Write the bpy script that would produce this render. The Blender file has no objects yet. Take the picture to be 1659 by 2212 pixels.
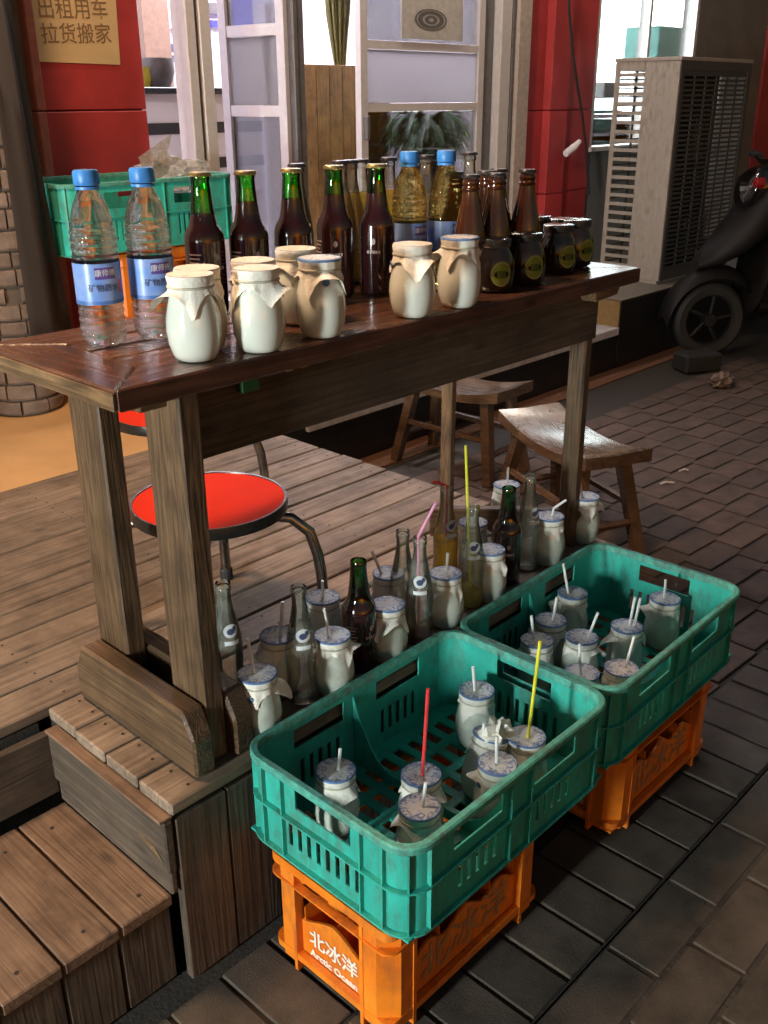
import bpy, bmesh, math, random
from mathutils import Matrix, Vector
random.seed(7)
rnd = random.random
S = bpy.context.scene
COL = S.collection
rad = math.radians

# ------------------------------------------------------------------ camera
YAW, PIT, ROLL, FPX = rad(43.534), rad(23.050), rad(-0.297), 2100.0     # solved from the photo's vanishing points
PW, PH = 1659.0, 2212.0
CAMLOC = Vector((0, 0, 1.1))
_f = Vector((math.cos(YAW) * math.cos(PIT), math.sin(YAW) * math.cos(PIT), -math.sin(PIT)))
_r = Vector((math.sin(YAW), -math.cos(YAW), 0)); _u = _r.cross(_f)
AX = math.cos(ROLL) * _r + math.sin(ROLL) * _u
AY = -math.sin(ROLL) * _r + math.cos(ROLL) * _u
cam = bpy.data.cameras.new('camera'); camo = bpy.data.objects.new('camera', cam); COL.objects.link(camo)
M = Matrix((AX, AY, -_f)).transposed().to_4x4(); M.translation = CAMLOC
camo.matrix_world = M
cam.sensor_fit = 'VERTICAL'; cam.sensor_height = 36.0; cam.lens = 36.0 * FPX / PH
cam.clip_start = 0.02; cam.clip_end = 200
S.camera = camo

# ------------------------------------------------------------------ world, exposure
W = bpy.data.worlds.new('World'); S.world = W; W.use_nodes = True
_n = W.node_tree.nodes; _n.clear()
_o = _n.new('ShaderNodeOutputWorld'); _b = _n.new('ShaderNodeBackground'); _s = _n.new('ShaderNodeTexSky')
_s.sky_type = 'NISHITA'; _s.sun_disc = False; _s.sun_elevation = rad(1.0); _s.sun_rotation = rad(200)
_b.inputs['Strength'].default_value = 0.06
W.node_tree.links.new(_s.outputs[0], _b.inputs[0]); W.node_tree.links.new(_b.outputs[0], _o.inputs[0])
S.view_settings.view_transform = 'Standard'; S.view_settings.look = 'None'
S.view_settings.exposure = 1.0; S.view_settings.gamma = 1.0
S.cycles.use_denoising = True
S.cycles.max_bounces = 14; S.cycles.transparent_max_bounces = 24; S.cycles.transmission_bounces = 12
S.cycles.caustics_reflective = False; S.cycles.caustics_refractive = False
S.cycles.sample_clamp_indirect = 4.0

def ray(x, y):
    return AX * ((x - PW / 2) / FPX) - AY * ((y - PH / 2) / FPX) + _f
def at(x, y, z):                # photo pixel (1659 x 2212 view) onto a level plane
    d = ray(x, y); return CAMLOC + d * ((z - CAMLOC.z) / d.z)
def onY(x, y, Y):
    d = ray(x, y); return CAMLOC + d * (Y / d.y)

# ------------------------------------------------------------------ helpers
class MB:
    def __init__(s): s.v = []; s.f = []
    def add(s, vs, fs):
        o = len(s.v); s.v += [tuple(p) for p in vs]; s.f += [tuple(i + o for i in q) for q in fs]; return s
    def box(s, x0, x1, y0, y1, z0, z1):
        return s.add([(x0, y0, z0), (x1, y0, z0), (x1, y1, z0), (x0, y1, z0), (x0, y0, z1), (x1, y0, z1), (x1, y1, z1), (x0, y1, z1)],
                     [(0, 3, 2, 1), (4, 5, 6, 7), (0, 1, 5, 4), (1, 2, 6, 5), (2, 3, 7, 6), (3, 0, 4, 7)])
    def prism(s, poly, a, b, axis='z'):
        n = len(poly)
        def P(u, v, w): return {'z': (u, v, w), 'y': (u, w, v), 'x': (w, u, v)}[axis]
        vs = [P(u, v, a) for u, v in poly] + [P(u, v, b) for u, v in poly]
        fs = [tuple(range(n))[::-1], tuple(range(n, 2 * n))] + [(i, (i + 1) % n, n + (i + 1) % n, n + i) for i in range(n)]
        return s.add(vs, fs)
    def lathe(s, prof, n=32, cx=0, cy=0, cap0=True, cap1=True, fr=None):
        vs = []; fs = []
        for k, (r, z) in enumerate(prof):
            for i in range(n):
                t = 2 * math.pi * i / n
                q = r if fr is None else fr(r, z, t)
                vs.append((cx + q * math.cos(t), cy + q * math.sin(t), z))
        m = len(prof)
        for k in range(m - 1):
            for i in range(n):
                j = (i + 1) % n
                fs.append((k * n + i, k * n + j, (k + 1) * n + j, (k + 1) * n + i))
        if cap0: fs.append(tuple(range(n))[::-1])
        if cap1: fs.append(tuple((m - 1) * n + i for i in range(n)))
        return s.add(vs, fs)
    def tube(s, pts, r, n=8, cap=True):
        pts = [Vector(p) for p in pts]; vs = []; fs = []; up = None
        for k, p in enumerate(pts):
            d = (pts[min(k + 1, len(pts) - 1)] - pts[max(k - 1, 0)]).normalized()
            if up is None: up = d.orthogonal().normalized()
            up = (up - d * up.dot(d)).normalized(); w = d.cross(up)
            rr = r[k] if isinstance(r, (list, tuple)) else r
            for i in range(n):
                t = 2 * math.pi * i / n; vs.append(p + (up * math.cos(t) + w * math.sin(t)) * rr)
        for k in range(len(pts) - 1):
            for i in range(n):
                j = (i + 1) % n; fs.append((k * n + i, k * n + j, (k + 1) * n + j, (k + 1) * n + i))
        if cap: fs += [tuple(range(n))[::-1], tuple((len(pts) - 1) * n + i for i in range(n))]
        return s.add(vs, fs)
    def mesh(s, name, smooth=False, angle=None, bevel=0):
        me = bpy.data.meshes.new(name); me.from_pydata(s.v, [], s.f)
        bm = bmesh.new(); bm.from_mesh(me)
        bmesh.ops.recalc_face_normals(bm, faces=bm.faces)
        if bevel: bmesh.ops.bevel(bm, geom=bm.edges[:], offset=bevel, segments=1, affect='EDGES')
        bm.to_mesh(me); bm.free()
        if smooth:
            for p in me.polygons: p.use_smooth = True
            me.set_sharp_from_angle(angle=rad(angle or 40))
        return me

def obj(name, me, mat=None, parent=None, loc=(0, 0, 0), rot=(0, 0, 0), **kw):
    if isinstance(me, MB): me = me.mesh(name, **kw)
    if mat is not None and not me.materials: me.materials.append(mat)
    o = bpy.data.objects.new(name, me); COL.objects.link(o)
    o.location = loc; o.rotation_euler = rot
    if parent: o.parent = parent
    return o
def tag(o, label, cat, group=None):
    o['label'] = label; o['category'] = cat
    if group: o['group'] = group
    return o
def thing(name, label, cat, loc=(0, 0, 0), rot=(0, 0, 0), group=None):
    o = bpy.data.objects.new(name, None); COL.objects.link(o); o.empty_display_size = .05
    o.location = loc; o.rotation_euler = rot
    return tag(o, label, cat, group)
def struct(name, mb, mat):
    o = obj(name, mb, mat); o['kind'] = 'structure'; return o
_bc = {}
def board(name, parent, mat, c, size, rot=(0, 0, 0), bev=.003):
    """a sawn board: length along local x, shared mesh for alike boards"""
    k = (tuple(round(q, 4) for q in size), bev, mat.name)
    if k not in _bc:
        l, w, t = size
        _bc[k] = MB().box(-l / 2, l / 2, -w / 2, w / 2, -t / 2, t / 2).mesh(name, bevel=bev)
    return obj(name, _bc[k], mat, parent, c, rot)
RX, RY, RZ = (0, 0, 0), (0, 0, math.pi / 2), (0, -math.pi / 2, 0)

def holed(L, H, t, holes, taper=0):
    """panel in the xz plane (x 0..L, z 0..H, thickness t in y) with rectangular holes"""
    xs = sorted({0, L} | {h[0] for h in holes} | {h[1] for h in holes}); zs = sorted({0, H} | {h[2] for h in holes} | {h[3] for h in holes})
    def solid(i, k):
        if i < 0 or k < 0 or i >= len(xs) - 1 or k >= len(zs) - 1: return False
        x = (xs[i] + xs[i + 1]) / 2; z = (zs[k] + zs[k + 1]) / 2
        return not any(h[0] < x < h[1] and h[2] < z < h[3] for h in holes)
    m = MB()
    for i in range(len(xs) - 1):
        for k in range(len(zs) - 1):
            if not solid(i, k): continue
            a, b, c, d = xs[i], xs[i + 1], zs[k], zs[k + 1]
            m.add([(a, 0, c), (b, 0, c), (b, 0, d), (a, 0, d)], [(0, 1, 2, 3)]); m.add([(a, t, c), (b, t, c), (b, t, d), (a, t, d)], [(3, 2, 1, 0)])
            if not solid(i - 1, k): m.add([(a, 0, c), (a, t, c), (a, t, d), (a, 0, d)], [(0, 1, 2, 3)])
            if not solid(i + 1, k): m.add([(b, 0, c), (b, t, c), (b, t, d), (b, 0, d)], [(3, 2, 1, 0)])
            if not solid(i, k - 1): m.add([(a, 0, c), (b, 0, c), (b, t, c), (a, t, c)], [(3, 2, 1, 0)])
            if not solid(i, k + 1): m.add([(a, 0, d), (b, 0, d), (b, t, d), (a, t, d)], [(0, 1, 2, 3)])
    me = bpy.data.meshes.new('panel'); me.from_pydata(m.v, [], m.f)
    bm = bmesh.new(); bm.from_mesh(me); bmesh.ops.remove_doubles(bm, verts=bm.verts, dist=1e-5)
    bmesh.ops.recalc_face_normals(bm, faces=bm.faces); bm.to_mesh(me); bm.free()
    return me

def text_mesh(body, size, fn=None, bold=0.0):
    c = bpy.data.curves.new('writing', 'FONT'); c.body = body; c.size = size; c.align_x = 'CENTER'; c.align_y = 'CENTER'; c.offset = bold
    c.resolution_u = 3
    o = bpy.data.objects.new('writing', c); COL.objects.link(o)
    me = bpy.data.meshes.new_from_object(o.evaluated_get(bpy.context.evaluated_depsgraph_get()))
    bpy.data.objects.remove(o)
    me.materials.clear()
    if fn:
        for v in me.vertices: v.co = fn(v.co)
    return me

# ------------------------------------------------------------------ materials
MT = {}
def nodes(name):
    m = bpy.data.materials.new(name); m.use_nodes = True; MT[name] = m
    nt = m.node_tree; nt.nodes.clear(); out = nt.nodes.new('ShaderNodeOutputMaterial')
    return m, nt, out
def N(nt, t, **kw):
    n = nt.nodes.new(t)
    for k, v in kw.items():
        if k in n.inputs: n.inputs[k].default_value = v
        else: setattr(n, k, v)
    return n
def lerp(c, f): return tuple(min(1, q * f) for q in c[:3]) + (1,)
def plain(name, col, rough=.5, metal=0, var=.25, scale=30, bump=.0, bscale=200, coat=0, spec=.5, stretch=(1, 1, 1), col2=None, rvar=.12, island=0, grime=0):
    m, nt, out = nodes(name); L = nt.links.new
    p = N(nt, 'ShaderNodeBsdfPrincipled', Roughness=rough, Metallic=metal)
    p.inputs['Specular IOR Level'].default_value = spec; p.inputs['Coat Weight'].default_value = coat; p.inputs['Coat Roughness'].default_value = .08
    tc = N(nt, 'ShaderNodeTexCoord'); mp = N(nt, 'ShaderNodeMapping'); mp.inputs['Scale'].default_value = stretch
    oi = N(nt, 'ShaderNodeObjectInfo')
    ad = N(nt, 'ShaderNodeVectorMath', operation='ADD')
    L(tc.outputs['Object'], ad.inputs[0]); sc = N(nt, 'ShaderNodeMath', operation='MULTIPLY'); sc.inputs[1].default_value = 37; L(oi.outputs['Random'], sc.inputs[0]); L(sc.outputs[0], ad.inputs[1])
    L(ad.outputs[0], mp.inputs[0])
    nz = N(nt, 'ShaderNodeTexNoise', Scale=scale, Detail=6, Roughness=.62); L(mp.outputs[0], nz.inputs['Vector'])
    cr = N(nt, 'ShaderNodeValToRGB'); cr.color_ramp.elements[0].position = .3; cr.color_ramp.elements[1].position = .72
    c2 = col2 or lerp(col, 1 - var)
    cr.color_ramp.elements[0].color = tuple(c2[:3]) + (1,); cr.color_ramp.elements[1].color = lerp(col, 1 + var * .4)
    L(nz.outputs['Fac'], cr.inputs[0])
    if island:
        hv = N(nt, 'ShaderNodeHueSaturation'); mr = N(nt, 'ShaderNodeMapRange'); mr.inputs[3].default_value = 1 - island; mr.inputs[4].default_value = 1 + island
        L(oi.outputs['Random'], mr.inputs[0]); L(mr.outputs[0], hv.inputs['Value']); L(cr.outputs[0], hv.inputs['Color']); L(hv.outputs[0], p.inputs['Base Color'])
    else: L(cr.outputs[0], p.inputs['Base Color'])
    if grime:
        src = p.inputs['Base Color'].links[0].from_socket
        g1 = N(nt, 'ShaderNodeTexNoise', Scale=6, Detail=9, Roughness=.72); L(ad.outputs[0], g1.inputs['Vector'])
        g2 = N(nt, 'ShaderNodeTexNoise', Scale=55, Detail=5, Roughness=.7); mp3 = N(nt, 'ShaderNodeMapping'); mp3.inputs['Scale'].default_value = (1, 1, .25); L(ad.outputs[0], mp3.inputs[0]); L(mp3.outputs[0], g2.inputs['Vector'])
        gm = N(nt, 'ShaderNodeMath', operation='MULTIPLY'); L(g1.outputs['Fac'], gm.inputs[0]); L(g2.outputs['Fac'], gm.inputs[1])
        gr = N(nt, 'ShaderNodeMapRange'); gr.inputs[1].default_value = .22; gr.inputs[2].default_value = .36; gr.inputs[4].default_value = grime; L(gm.outputs[0], gr.inputs[0])
        gx = N(nt, 'ShaderNodeMix', data_type='RGBA'); gx.inputs[7].default_value = (.085, .07, .05, 1); L(gr.outputs[0], gx.inputs[0]); L(src, gx.inputs[6]); L(gx.outputs[2], p.inputs['Base Color'])
    rr = N(nt, 'ShaderNodeMapRange'); rr.inputs[3].default_value = max(.02, rough - rvar); rr.inputs[4].default_value = min(1, rough + rvar); L(nz.outputs['Fac'], rr.inputs[0]); L(rr.outputs[0], p.inputs['Roughness'])
    if bump:
        n2 = N(nt, 'ShaderNodeTexNoise', Scale=bscale, Detail=4); L(mp.outputs[0], n2.inputs['Vector'])
        bp = N(nt, 'ShaderNodeBump', Strength=bump, Distance=.004); L(n2.outputs['Fac'], bp.inputs['Height']); L(bp.outputs[0], p.inputs['Normal'])
    L(p.outputs[0], out.inputs[0]); return m
def wood(name, c1, c2, rough=.55, scale=9, ring=.5, coat=0, bump=.35, wear=None, island=.18):
    """grain along local x"""
    m, nt, out = nodes(name); L = nt.links.new
    p = N(nt, 'ShaderNodeBsdfPrincipled', Roughness=rough); p.inputs['Coat Weight'].default_value = coat; p.inputs['Coat Roughness'].default_value = .12
    tc = N(nt, 'ShaderNodeTexCoord'); oi = N(nt, 'ShaderNodeObjectInfo'); ad = N(nt, 'ShaderNodeVectorMath', operation='ADD')
    sc = N(nt, 'ShaderNodeMath', operation='MULTIPLY'); sc.inputs[1].default_value = 23; L(oi.outputs['Random'], sc.inputs[0])
    L(tc.outputs['Object'], ad.inputs[0]); L(sc.outputs[0], ad.inputs[1])
    mp = N(nt, 'ShaderNodeMapping'); mp.inputs['Scale'].default_value = (.55, 11, 11); L(ad.outputs[0], mp.inputs[0])
    nz = N(nt, 'ShaderNodeTexNoise', Scale=1.5, Detail=4, Distortion=.35); L(mp.outputs[0], nz.inputs['Vector'])
    wv = N(nt, 'ShaderNodeMath', operation='MULTIPLY'); wv.inputs[1].default_value = scale * 2.2; L(nz.outputs['Fac'], wv.inputs[0])
    fr = N(nt, 'ShaderNodeMath', operation='PINGPONG'); fr.inputs[1].default_value = 1; L(wv.outputs[0], fr.inputs[0])
    mp2 = N(nt, 'ShaderNodeMapping'); mp2.inputs['Scale'].default_value = (4, 120, 120); L(ad.outputs[0], mp2.inputs[0])
    fib = N(nt, 'ShaderNodeTexNoise', Scale=1.5, Detail=4); L(mp2.outputs[0], fib.inputs['Vector'])
    mx = N(nt, 'ShaderNodeMix', data_type='FLOAT'); mx.inputs[0].default_value = ring; L(fib.outputs['Fac'], mx.inputs[2]); L(fr.outputs[0], mx.inputs[3])
    cr = N(nt, 'ShaderNodeValToRGB'); cr.color_ramp.elements[0].position = .25; cr.color_ramp.elements[1].position = .8
    cr.color_ramp.elements[0].color = tuple(c2) + (1,); cr.color_ramp.elements[1].color = tuple(c1) + (1,); L(mx.outputs[0], cr.inputs[0])
    big = N(nt, 'ShaderNodeTexNoise', Scale=7, Detail=5, Roughness=.7); L(ad.outputs[0], big.inputs['Vector'])
    hv = N(nt, 'ShaderNodeHueSaturation'); mr = N(nt, 'ShaderNodeMapRange'); mr.inputs[3].default_value = 1 - island; mr.inputs[4].default_value = 1 + island
    L(oi.outputs['Random'], mr.inputs[0]); L(mr.outputs[0], hv.inputs['Value']); L(cr.outputs[0], hv.inputs['Color'])
    dk = N(nt, 'ShaderNodeMix', data_type='RGBA', blend_type='MULTIPLY'); bcr = N(nt, 'ShaderNodeValToRGB')
    bcr.color_ramp.elements[0].position = .35; bcr.color_ramp.elements[0].color = (.45, .42, .4, 1); bcr.color_ramp.elements[1].position = .6
    L(big.outputs['Fac'], bcr.inputs[0]); dk.inputs[0].default_value = .8; L(hv.outputs[0], dk.inputs[6]); L(bcr.outputs[0], dk.inputs[7])
    mk = N(nt, 'ShaderNodeMapping'); mk.inputs['Scale'].default_value = (5, 13, 13); L(ad.outputs[0], mk.inputs[0])
    kn = N(nt, 'ShaderNodeTexVoronoi', Scale=1.0); L(mk.outputs[0], kn.inputs['Vector']); kr = N(nt, 'ShaderNodeMapRange'); kr.inputs[1].default_value = .05; kr.inputs[2].default_value = .17; kr.inputs[3].default_value = .35; kr.inputs[4].default_value = 1; L(kn.outputs['Distance'], kr.inputs[0])
    km = N(nt, 'ShaderNodeMix', data_type='RGBA', blend_type='MULTIPLY'); km.inputs[0].default_value = .9; L(dk.outputs[2], km.inputs[6]); L(kr.outputs[0], km.inputs[7]); L(km.outputs[2], p.inputs['Base Color'])
    rr = N(nt, 'ShaderNodeMapRange'); rr.inputs[3].default_value = rough + .12; rr.inputs[4].default_value = rough - .12; L(mx.outputs[0], rr.inputs[0]); L(rr.outputs[0], p.inputs['Roughness'])
    bp = N(nt, 'ShaderNodeBump', Strength=bump, Distance=.003); L(mx.outputs[0], bp.inputs['Height']); L(bp.outputs[0], p.inputs['Normal'])
    L(p.outputs[0], out.inputs[0]); return m
def thin_glass(name, col, refl=.9, milk=0, milkcol=(.8, .85, .8), rough=.03, base=.05):
    """thin clear shell: see-through, Fresnel reflection, optional milky residue"""
    m, nt, out = nodes(name); L = nt.links.new
    t = N(nt, 'ShaderNodeBsdfTransparent', Color=tuple(col) + (1,)); g = N(nt, 'ShaderNodeBsdfGlossy', Roughness=rough)
    lw = N(nt, 'ShaderNodeFresnel', IOR=1.5); mr = N(nt, 'ShaderNodeMapRange'); mr.inputs[3].default_value = base; mr.inputs[4].default_value = refl
    L(lw.outputs[0], mr.inputs[0]); mx = N(nt, 'ShaderNodeMixShader'); L(mr.outputs[0], mx.inputs[0])
    if milk:
        d = N(nt, 'ShaderNodeBsdfDiffuse', Color=tuple(milkcol) + (1,)); tl = N(nt, 'ShaderNodeBsdfTranslucent', Color=tuple(milkcol) + (1,))
        mm = N(nt, 'ShaderNodeMixShader'); mm.inputs[0].default_value = .35; L(d.outputs[0], mm.inputs[1]); L(tl.outputs[0], mm.inputs[2])
        nz = N(nt, 'ShaderNodeTexNoise', Scale=38, Detail=5, Roughness=.65); tc = N(nt, 'ShaderNodeTexCoord'); oi = N(nt, 'ShaderNodeObjectInfo'); ad = N(nt, 'ShaderNodeVectorMath', operation='ADD')
        sc = N(nt, 'ShaderNodeMath', operation='MULTIPLY'); sc.inputs[1].default_value = 9; L(oi.outputs['Random'], sc.inputs[0]); L(tc.outputs['Object'], ad.inputs[0]); L(sc.outputs[0], ad.inputs[1]); L(ad.outputs[0], nz.inputs['Vector'])
        r2 = N(nt, 'ShaderNodeMapRange'); r2.inputs[1].default_value = .3; r2.inputs[2].default_value = .7; r2.inputs[3].default_value = max(.02, milk - .22); r2.inputs[4].default_value = min(1, milk + .2); L(nz.outputs['Fac'], r2.inputs[0])
        m2 = N(nt, 'ShaderNodeMixShader'); L(r2.outputs[0], m2.inputs[0]); L(t.outputs[0], m2.inputs[1]); L(mm.outputs[0], m2.inputs[2]); L(m2.outputs[0], mx.inputs[1])
    else: L(t.outputs[0], mx.inputs[1])
    L(g.outputs[0], mx.inputs[2]); L(mx.outputs[0], out.inputs[0]); return m
def refr(name, col, ior, trans=.35):
    m, nt, out = nodes(name); L = nt.links.new
    g = N(nt, 'ShaderNodeBsdfGlass', IOR=ior, Roughness=0.0, Color=tuple(col) + (1,)); t = N(nt, 'ShaderNodeBsdfTransparent', Color=tuple(col) + (1,))
    mx = N(nt, 'ShaderNodeMixShader'); mx.inputs[0].default_value = trans; L(g.outputs[0], mx.inputs[1]); L(t.outputs[0], mx.inputs[2]); L(mx.outputs[0], out.inputs[0]); return m
def emit(name, col, s):
    m, nt, out = nodes(name); e = N(nt, 'ShaderNodeEmission', Color=tuple(col) + (1,), Strength=s); nt.links.new(e.outputs[0], out.inputs[0]); return m
def juice(name, col, clear=.38, tint=None):
    """cloudy drink: lets part of the light straight through, scatters the rest"""
    m, nt, out = nodes(name); L = nt.links.new
    d = N(nt, 'ShaderNodeBsdfPrincipled', Roughness=.15); d.inputs['Base Color'].default_value = tuple(col) + (1,)
    t = N(nt, 'ShaderNodeBsdfTranslucent', Color=tuple(col) + (1,)); mx = N(nt, 'ShaderNodeMixShader'); mx.inputs[0].default_value = .8
    L(d.outputs[0], mx.inputs[1]); L(t.outputs[0], mx.inputs[2])
    tr = N(nt, 'ShaderNodeBsdfTransparent', Color=tuple(tint or col) + (1,)); m2 = N(nt, 'ShaderNodeMixShader'); m2.inputs[0].default_value = clear
    L(mx.outputs[0], m2.inputs[1]); L(tr.outputs[0], m2.inputs[2]); L(m2.outputs[0], out.inputs[0]); return m

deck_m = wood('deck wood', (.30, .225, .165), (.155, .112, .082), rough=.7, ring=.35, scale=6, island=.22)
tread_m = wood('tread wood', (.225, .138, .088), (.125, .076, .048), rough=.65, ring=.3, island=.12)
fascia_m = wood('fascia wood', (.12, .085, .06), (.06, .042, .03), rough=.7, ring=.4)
table_m = wood('table top wood', (.15, .066, .040), (.065, .028, .018), rough=.3, ring=.45, coat=.35, bump=.25, island=.15)
edge_m = wood('table edge wood', (.25, .16, .08), (.10, .06, .03), rough=.45, ring=.6, coat=.2)
leg_m = wood('table leg wood', (.175, .105, .055), (.062, .036, .019), rough=.5, ring=.42, scale=14, coat=.1)
stool_m = wood('stool wood', (.20, .115, .062), (.09, .05, .027), rough=.26, ring=.5, coat=1, bump=.05)
green_m = plain('green crate plastic', (.035, .46, .375), .45, col2=(.03, .31, .25), scale=9, grime=.5, bump=.12, bscale=150, spec=.4)
gedge_m = plain('worn green crate edge', (.085, .40, .32), .6, var=.45, grime=.6, scale=60, bump=.3, bscale=220)
orange_m = plain('orange crate plastic', (.86, .25, .016), .42, col2=(.68, .15, .01), scale=8, grime=.35, bump=.1, bscale=140)
white_ink = plain('white printing', (.8, .76, .68), .5, var=.1)
dimink_m = plain('worn printing', (.50, .26, .12), .5, var=.4, scale=40)
yog_m = plain('yogurt filled jar', (.68, .71, .65), .16, var=.04, scale=20, coat=.6)
empty_m = thin_glass('emptied jar', (.9, .95, .9), milk=.92, milkcol=(.80, .86, .78), refl=.8, base=.06)
paper_m = plain('paper cover', (.74, .72, .66), .6, var=.12, scale=120, bump=.35, bscale=260, spec=.3)
def printed(name, white, blue, amount):
    """printed lid: blue flower scrolls in a ring, paler middle"""
    m, nt, out = nodes(name); L = nt.links.new
    p = N(nt, 'ShaderNodeBsdfPrincipled', Roughness=.55); tc = N(nt, 'ShaderNodeTexCoord'); oi = N(nt, 'ShaderNodeObjectInfo'); ad = N(nt, 'ShaderNodeVectorMath', operation='ADD')
    L(tc.outputs['Object'], ad.inputs[0]); L(oi.outputs['Random'], ad.inputs[1])
    sx = N(nt, 'ShaderNodeSeparateXYZ'); L(tc.outputs['Object'], sx.inputs[0]); cx = N(nt, 'ShaderNodeCombineXYZ'); L(sx.outputs[0], cx.inputs[0]); L(sx.outputs[1], cx.inputs[1])
    ln = N(nt, 'ShaderNodeVectorMath', operation='LENGTH'); L(cx.outputs[0], ln.inputs[0])
    rg = N(nt, 'ShaderNodeMapRange'); rg.inputs[1].default_value = .010; rg.inputs[2].default_value = .033; L(ln.outputs['Value'], rg.inputs[0])
    nz = N(nt, 'ShaderNodeTexNoise', Scale=95, Detail=4, Roughness=.6, Distortion=1.4); L(ad.outputs[0], nz.inputs['Vector'])
    ma = N(nt, 'ShaderNodeMath', operation='MULTIPLY_ADD'); ma.inputs[1].default_value = amount; L(rg.outputs[0], ma.inputs[0]); L(nz.outputs['Fac'], ma.inputs[2])
    cr = N(nt, 'ShaderNodeValToRGB'); cr.color_ramp.elements[0].position = .56; cr.color_ramp.elements[0].color = tuple(white) + (1,); cr.color_ramp.elements[1].position = .72; cr.color_ramp.elements[1].color = tuple(blue) + (1,)
    L(ma.outputs[0], cr.inputs[0]); L(cr.outputs[0], p.inputs['Base Color']); L(p.outputs[0], out.inputs[0]); return m
print_m = printed('blue printed paper', (.62, .62, .62), (.12, .18, .36), .17)
printpale_m = printed('pale printed paper', (.74, .70, .62), (.45, .44, .46), .08)
band_m = plain('blue rim print', (.10, .2, .42), .5)
clear_m = thin_glass('clear bottle glass', (.95, .97, .95), refl=1, base=.07, milk=.10, milkcol=(.75, .78, .75))
residue_m = thin_glass('dusty bottle glass', (.96, .98, .94), refl=1, milk=.13, milkcol=(.72, .78, .68), base=.06)
greenglass_m = thin_glass('green neck glass', (.18, .76, .13), refl=1, base=.06)
darkgreen_m = thin_glass('green bottle glass', (.10, .34, .07), refl=1, base=.07)
plum_m = plain('dark plum drink', (.022, .0055, .006), .07, var=.1, coat=.6)
brown_m = plain('brown bottle glass', (.055, .016, .006), .08, var=.2, coat=.8)
blackjar_m = plain('dark honey jar glass', (.018, .011, .008), .08, var=.2, coat=.8)
gold_m = plain('gold crown cap', (.34, .27, .11), .35, metal=.8, var=.3, scale=150)
darkcap_m = plain('dark crown cap', (.04, .04, .05), .35, metal=.5)
lid_m = plain('metal lid', (.35, .36, .36), .22, metal=1)
bluecap_m = plain('blue plastic cap', (.04, .22, .62), .4, bump=.1)
water_m = refr('water in plastic bottle', (.985, .992, 1), 1.33, .4)
tea_m = refr('amber drink in plastic bottle', (1, .90, .52), 1.33, .35)
orangejuice_m = juice('orange soda', (1.0, .66, .02), .40, (1, .88, .28))
yellow_m = juice('yellow soda', (1.0, .86, .06), .45, (1, .96, .4))
pinkj_m = juice('pink dregs', (.4, .1, .05))
blab_m = plain('blue label film', (.07, .20, .58), .3, var=.5, scale=16, stretch=(1, 1, 1.6), col2=(.27, .36, .60))
bpur_m = plain('purple label patch', (.10, .05, .28), .35)
wlab_m = plain('white label print', (.72, .74, .74), .5, var=.1)
dlab_m = plain('dark blue print', (.05, .07, .16), .5)
redp_m = plain('red print', (.6, .06, .04), .5)
glab_m = plain('green label print', (.20, .30, .05), .5, var=.3, scale=60)
faint_m = plain('faint bottle print', (.36, .30, .30), .5)
straw_m = {'white': plain('white straw', (.78, .78, .78), .35), 'red': plain('red straw', (.75, .05, .06), .3), 'yellow': plain('yellow straw', (.72, .72, .05), .3), 'pink': plain('pink straw', (.75, .28, .5), .3)}
redseat_m = plain('red laminate', (.62, .030, .010), .7, var=.06, spec=.04)
band2_m = plain('dark steel edge', (.06, .055, .05), .3, metal=.8)
chrome_m = plain('worn chrome', (.35, .33, .31), .22, metal=1, var=.4, scale=40)
alu_m = plain('aluminium frame', (.52, .48, .47), .42, metal=.1, var=.12)
alud_m = plain('dark aluminium', (.16, .15, .15), .4, metal=.4)
redwall_m = plain('red wall panel', (.37, .035, .038), .5, var=.3, scale=5)
greywall_m = plain('grey wall', (.16, .15, .14), .7, scale=5, bump=.2)
white_m = plain('white shop wall', (.75, .73, .78), .6, var=.05, scale=5)
black_m = plain('black stripe', (.02, .02, .022), .4)
stone_m = plain('fake stone', (.17, .125, .10), .85, var=.45, scale=14, bump=.7, bscale=45, island=.15)
mortar_m = plain('mortar', (.10, .075, .06), .9, bump=.4, bscale=60)
cloth_m = plain('dark brown cloth', (.022, .014, .010), .85, bump=.3, bscale=120)
floor_m = plain('tan shop floor', (.62, .37, .17), .5, var=.25, scale=3, bump=.05)
blackstone_m = plain('black granite', (.012, .012, .014), .35, var=.5, scale=60)
nosing_m = plain('grey nosing', (.5, .49, .53), .5, var=.25, scale=25)
conc_m = plain('concrete', (.17, .15, .13), .8, bump=.3, bscale=60)
brick_m = plain('paving brick', (.088, .058, .044), .85, var=.55, scale=11, bump=.3, bscale=260, island=.16)
brickd_m = plain('grey paving brick', (.080, .062, .048), .88, var=.6, scale=9, bump=.28, bscale=300, island=.15)
asph_m = plain('dirty ground', (.055, .044, .036), .9, var=.6, scale=14, bump=.9, bscale=90)
soil_m = plain('joint soil', (.032, .026, .021), .95, bump=.5, bscale=120)
acbeige_m = plain('beige unit metal', (.33, .29, .26), .5, grime=.45, var=.12, scale=6)
acdark_m = plain('dark unit grille', (.05, .047, .046), .7)
bamboo_m = wood('tan cabinet wood', (.46, .30, .11), (.33, .2, .07), rough=.5, ring=.3, bump=.1)
leaf_m = plain('leaf', (.09, .24, .08), .4, var=.5, scale=10)
paleleaf_m = plain('leaf with pale margin', (.42, .52, .36), .4, var=.5, scale=10)
frost_m = juice('frosted panel', (.42, .41, .42), .0)
paneglass_m = thin_glass('window pane', (.93, .95, .97), refl=.9, base=.05)
sign_m = plain('cream paper', (.58, .44, .24), .7, var=.12, scale=8)
ink_m = plain('dark ink', (.22, .14, .07), .7)
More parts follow.
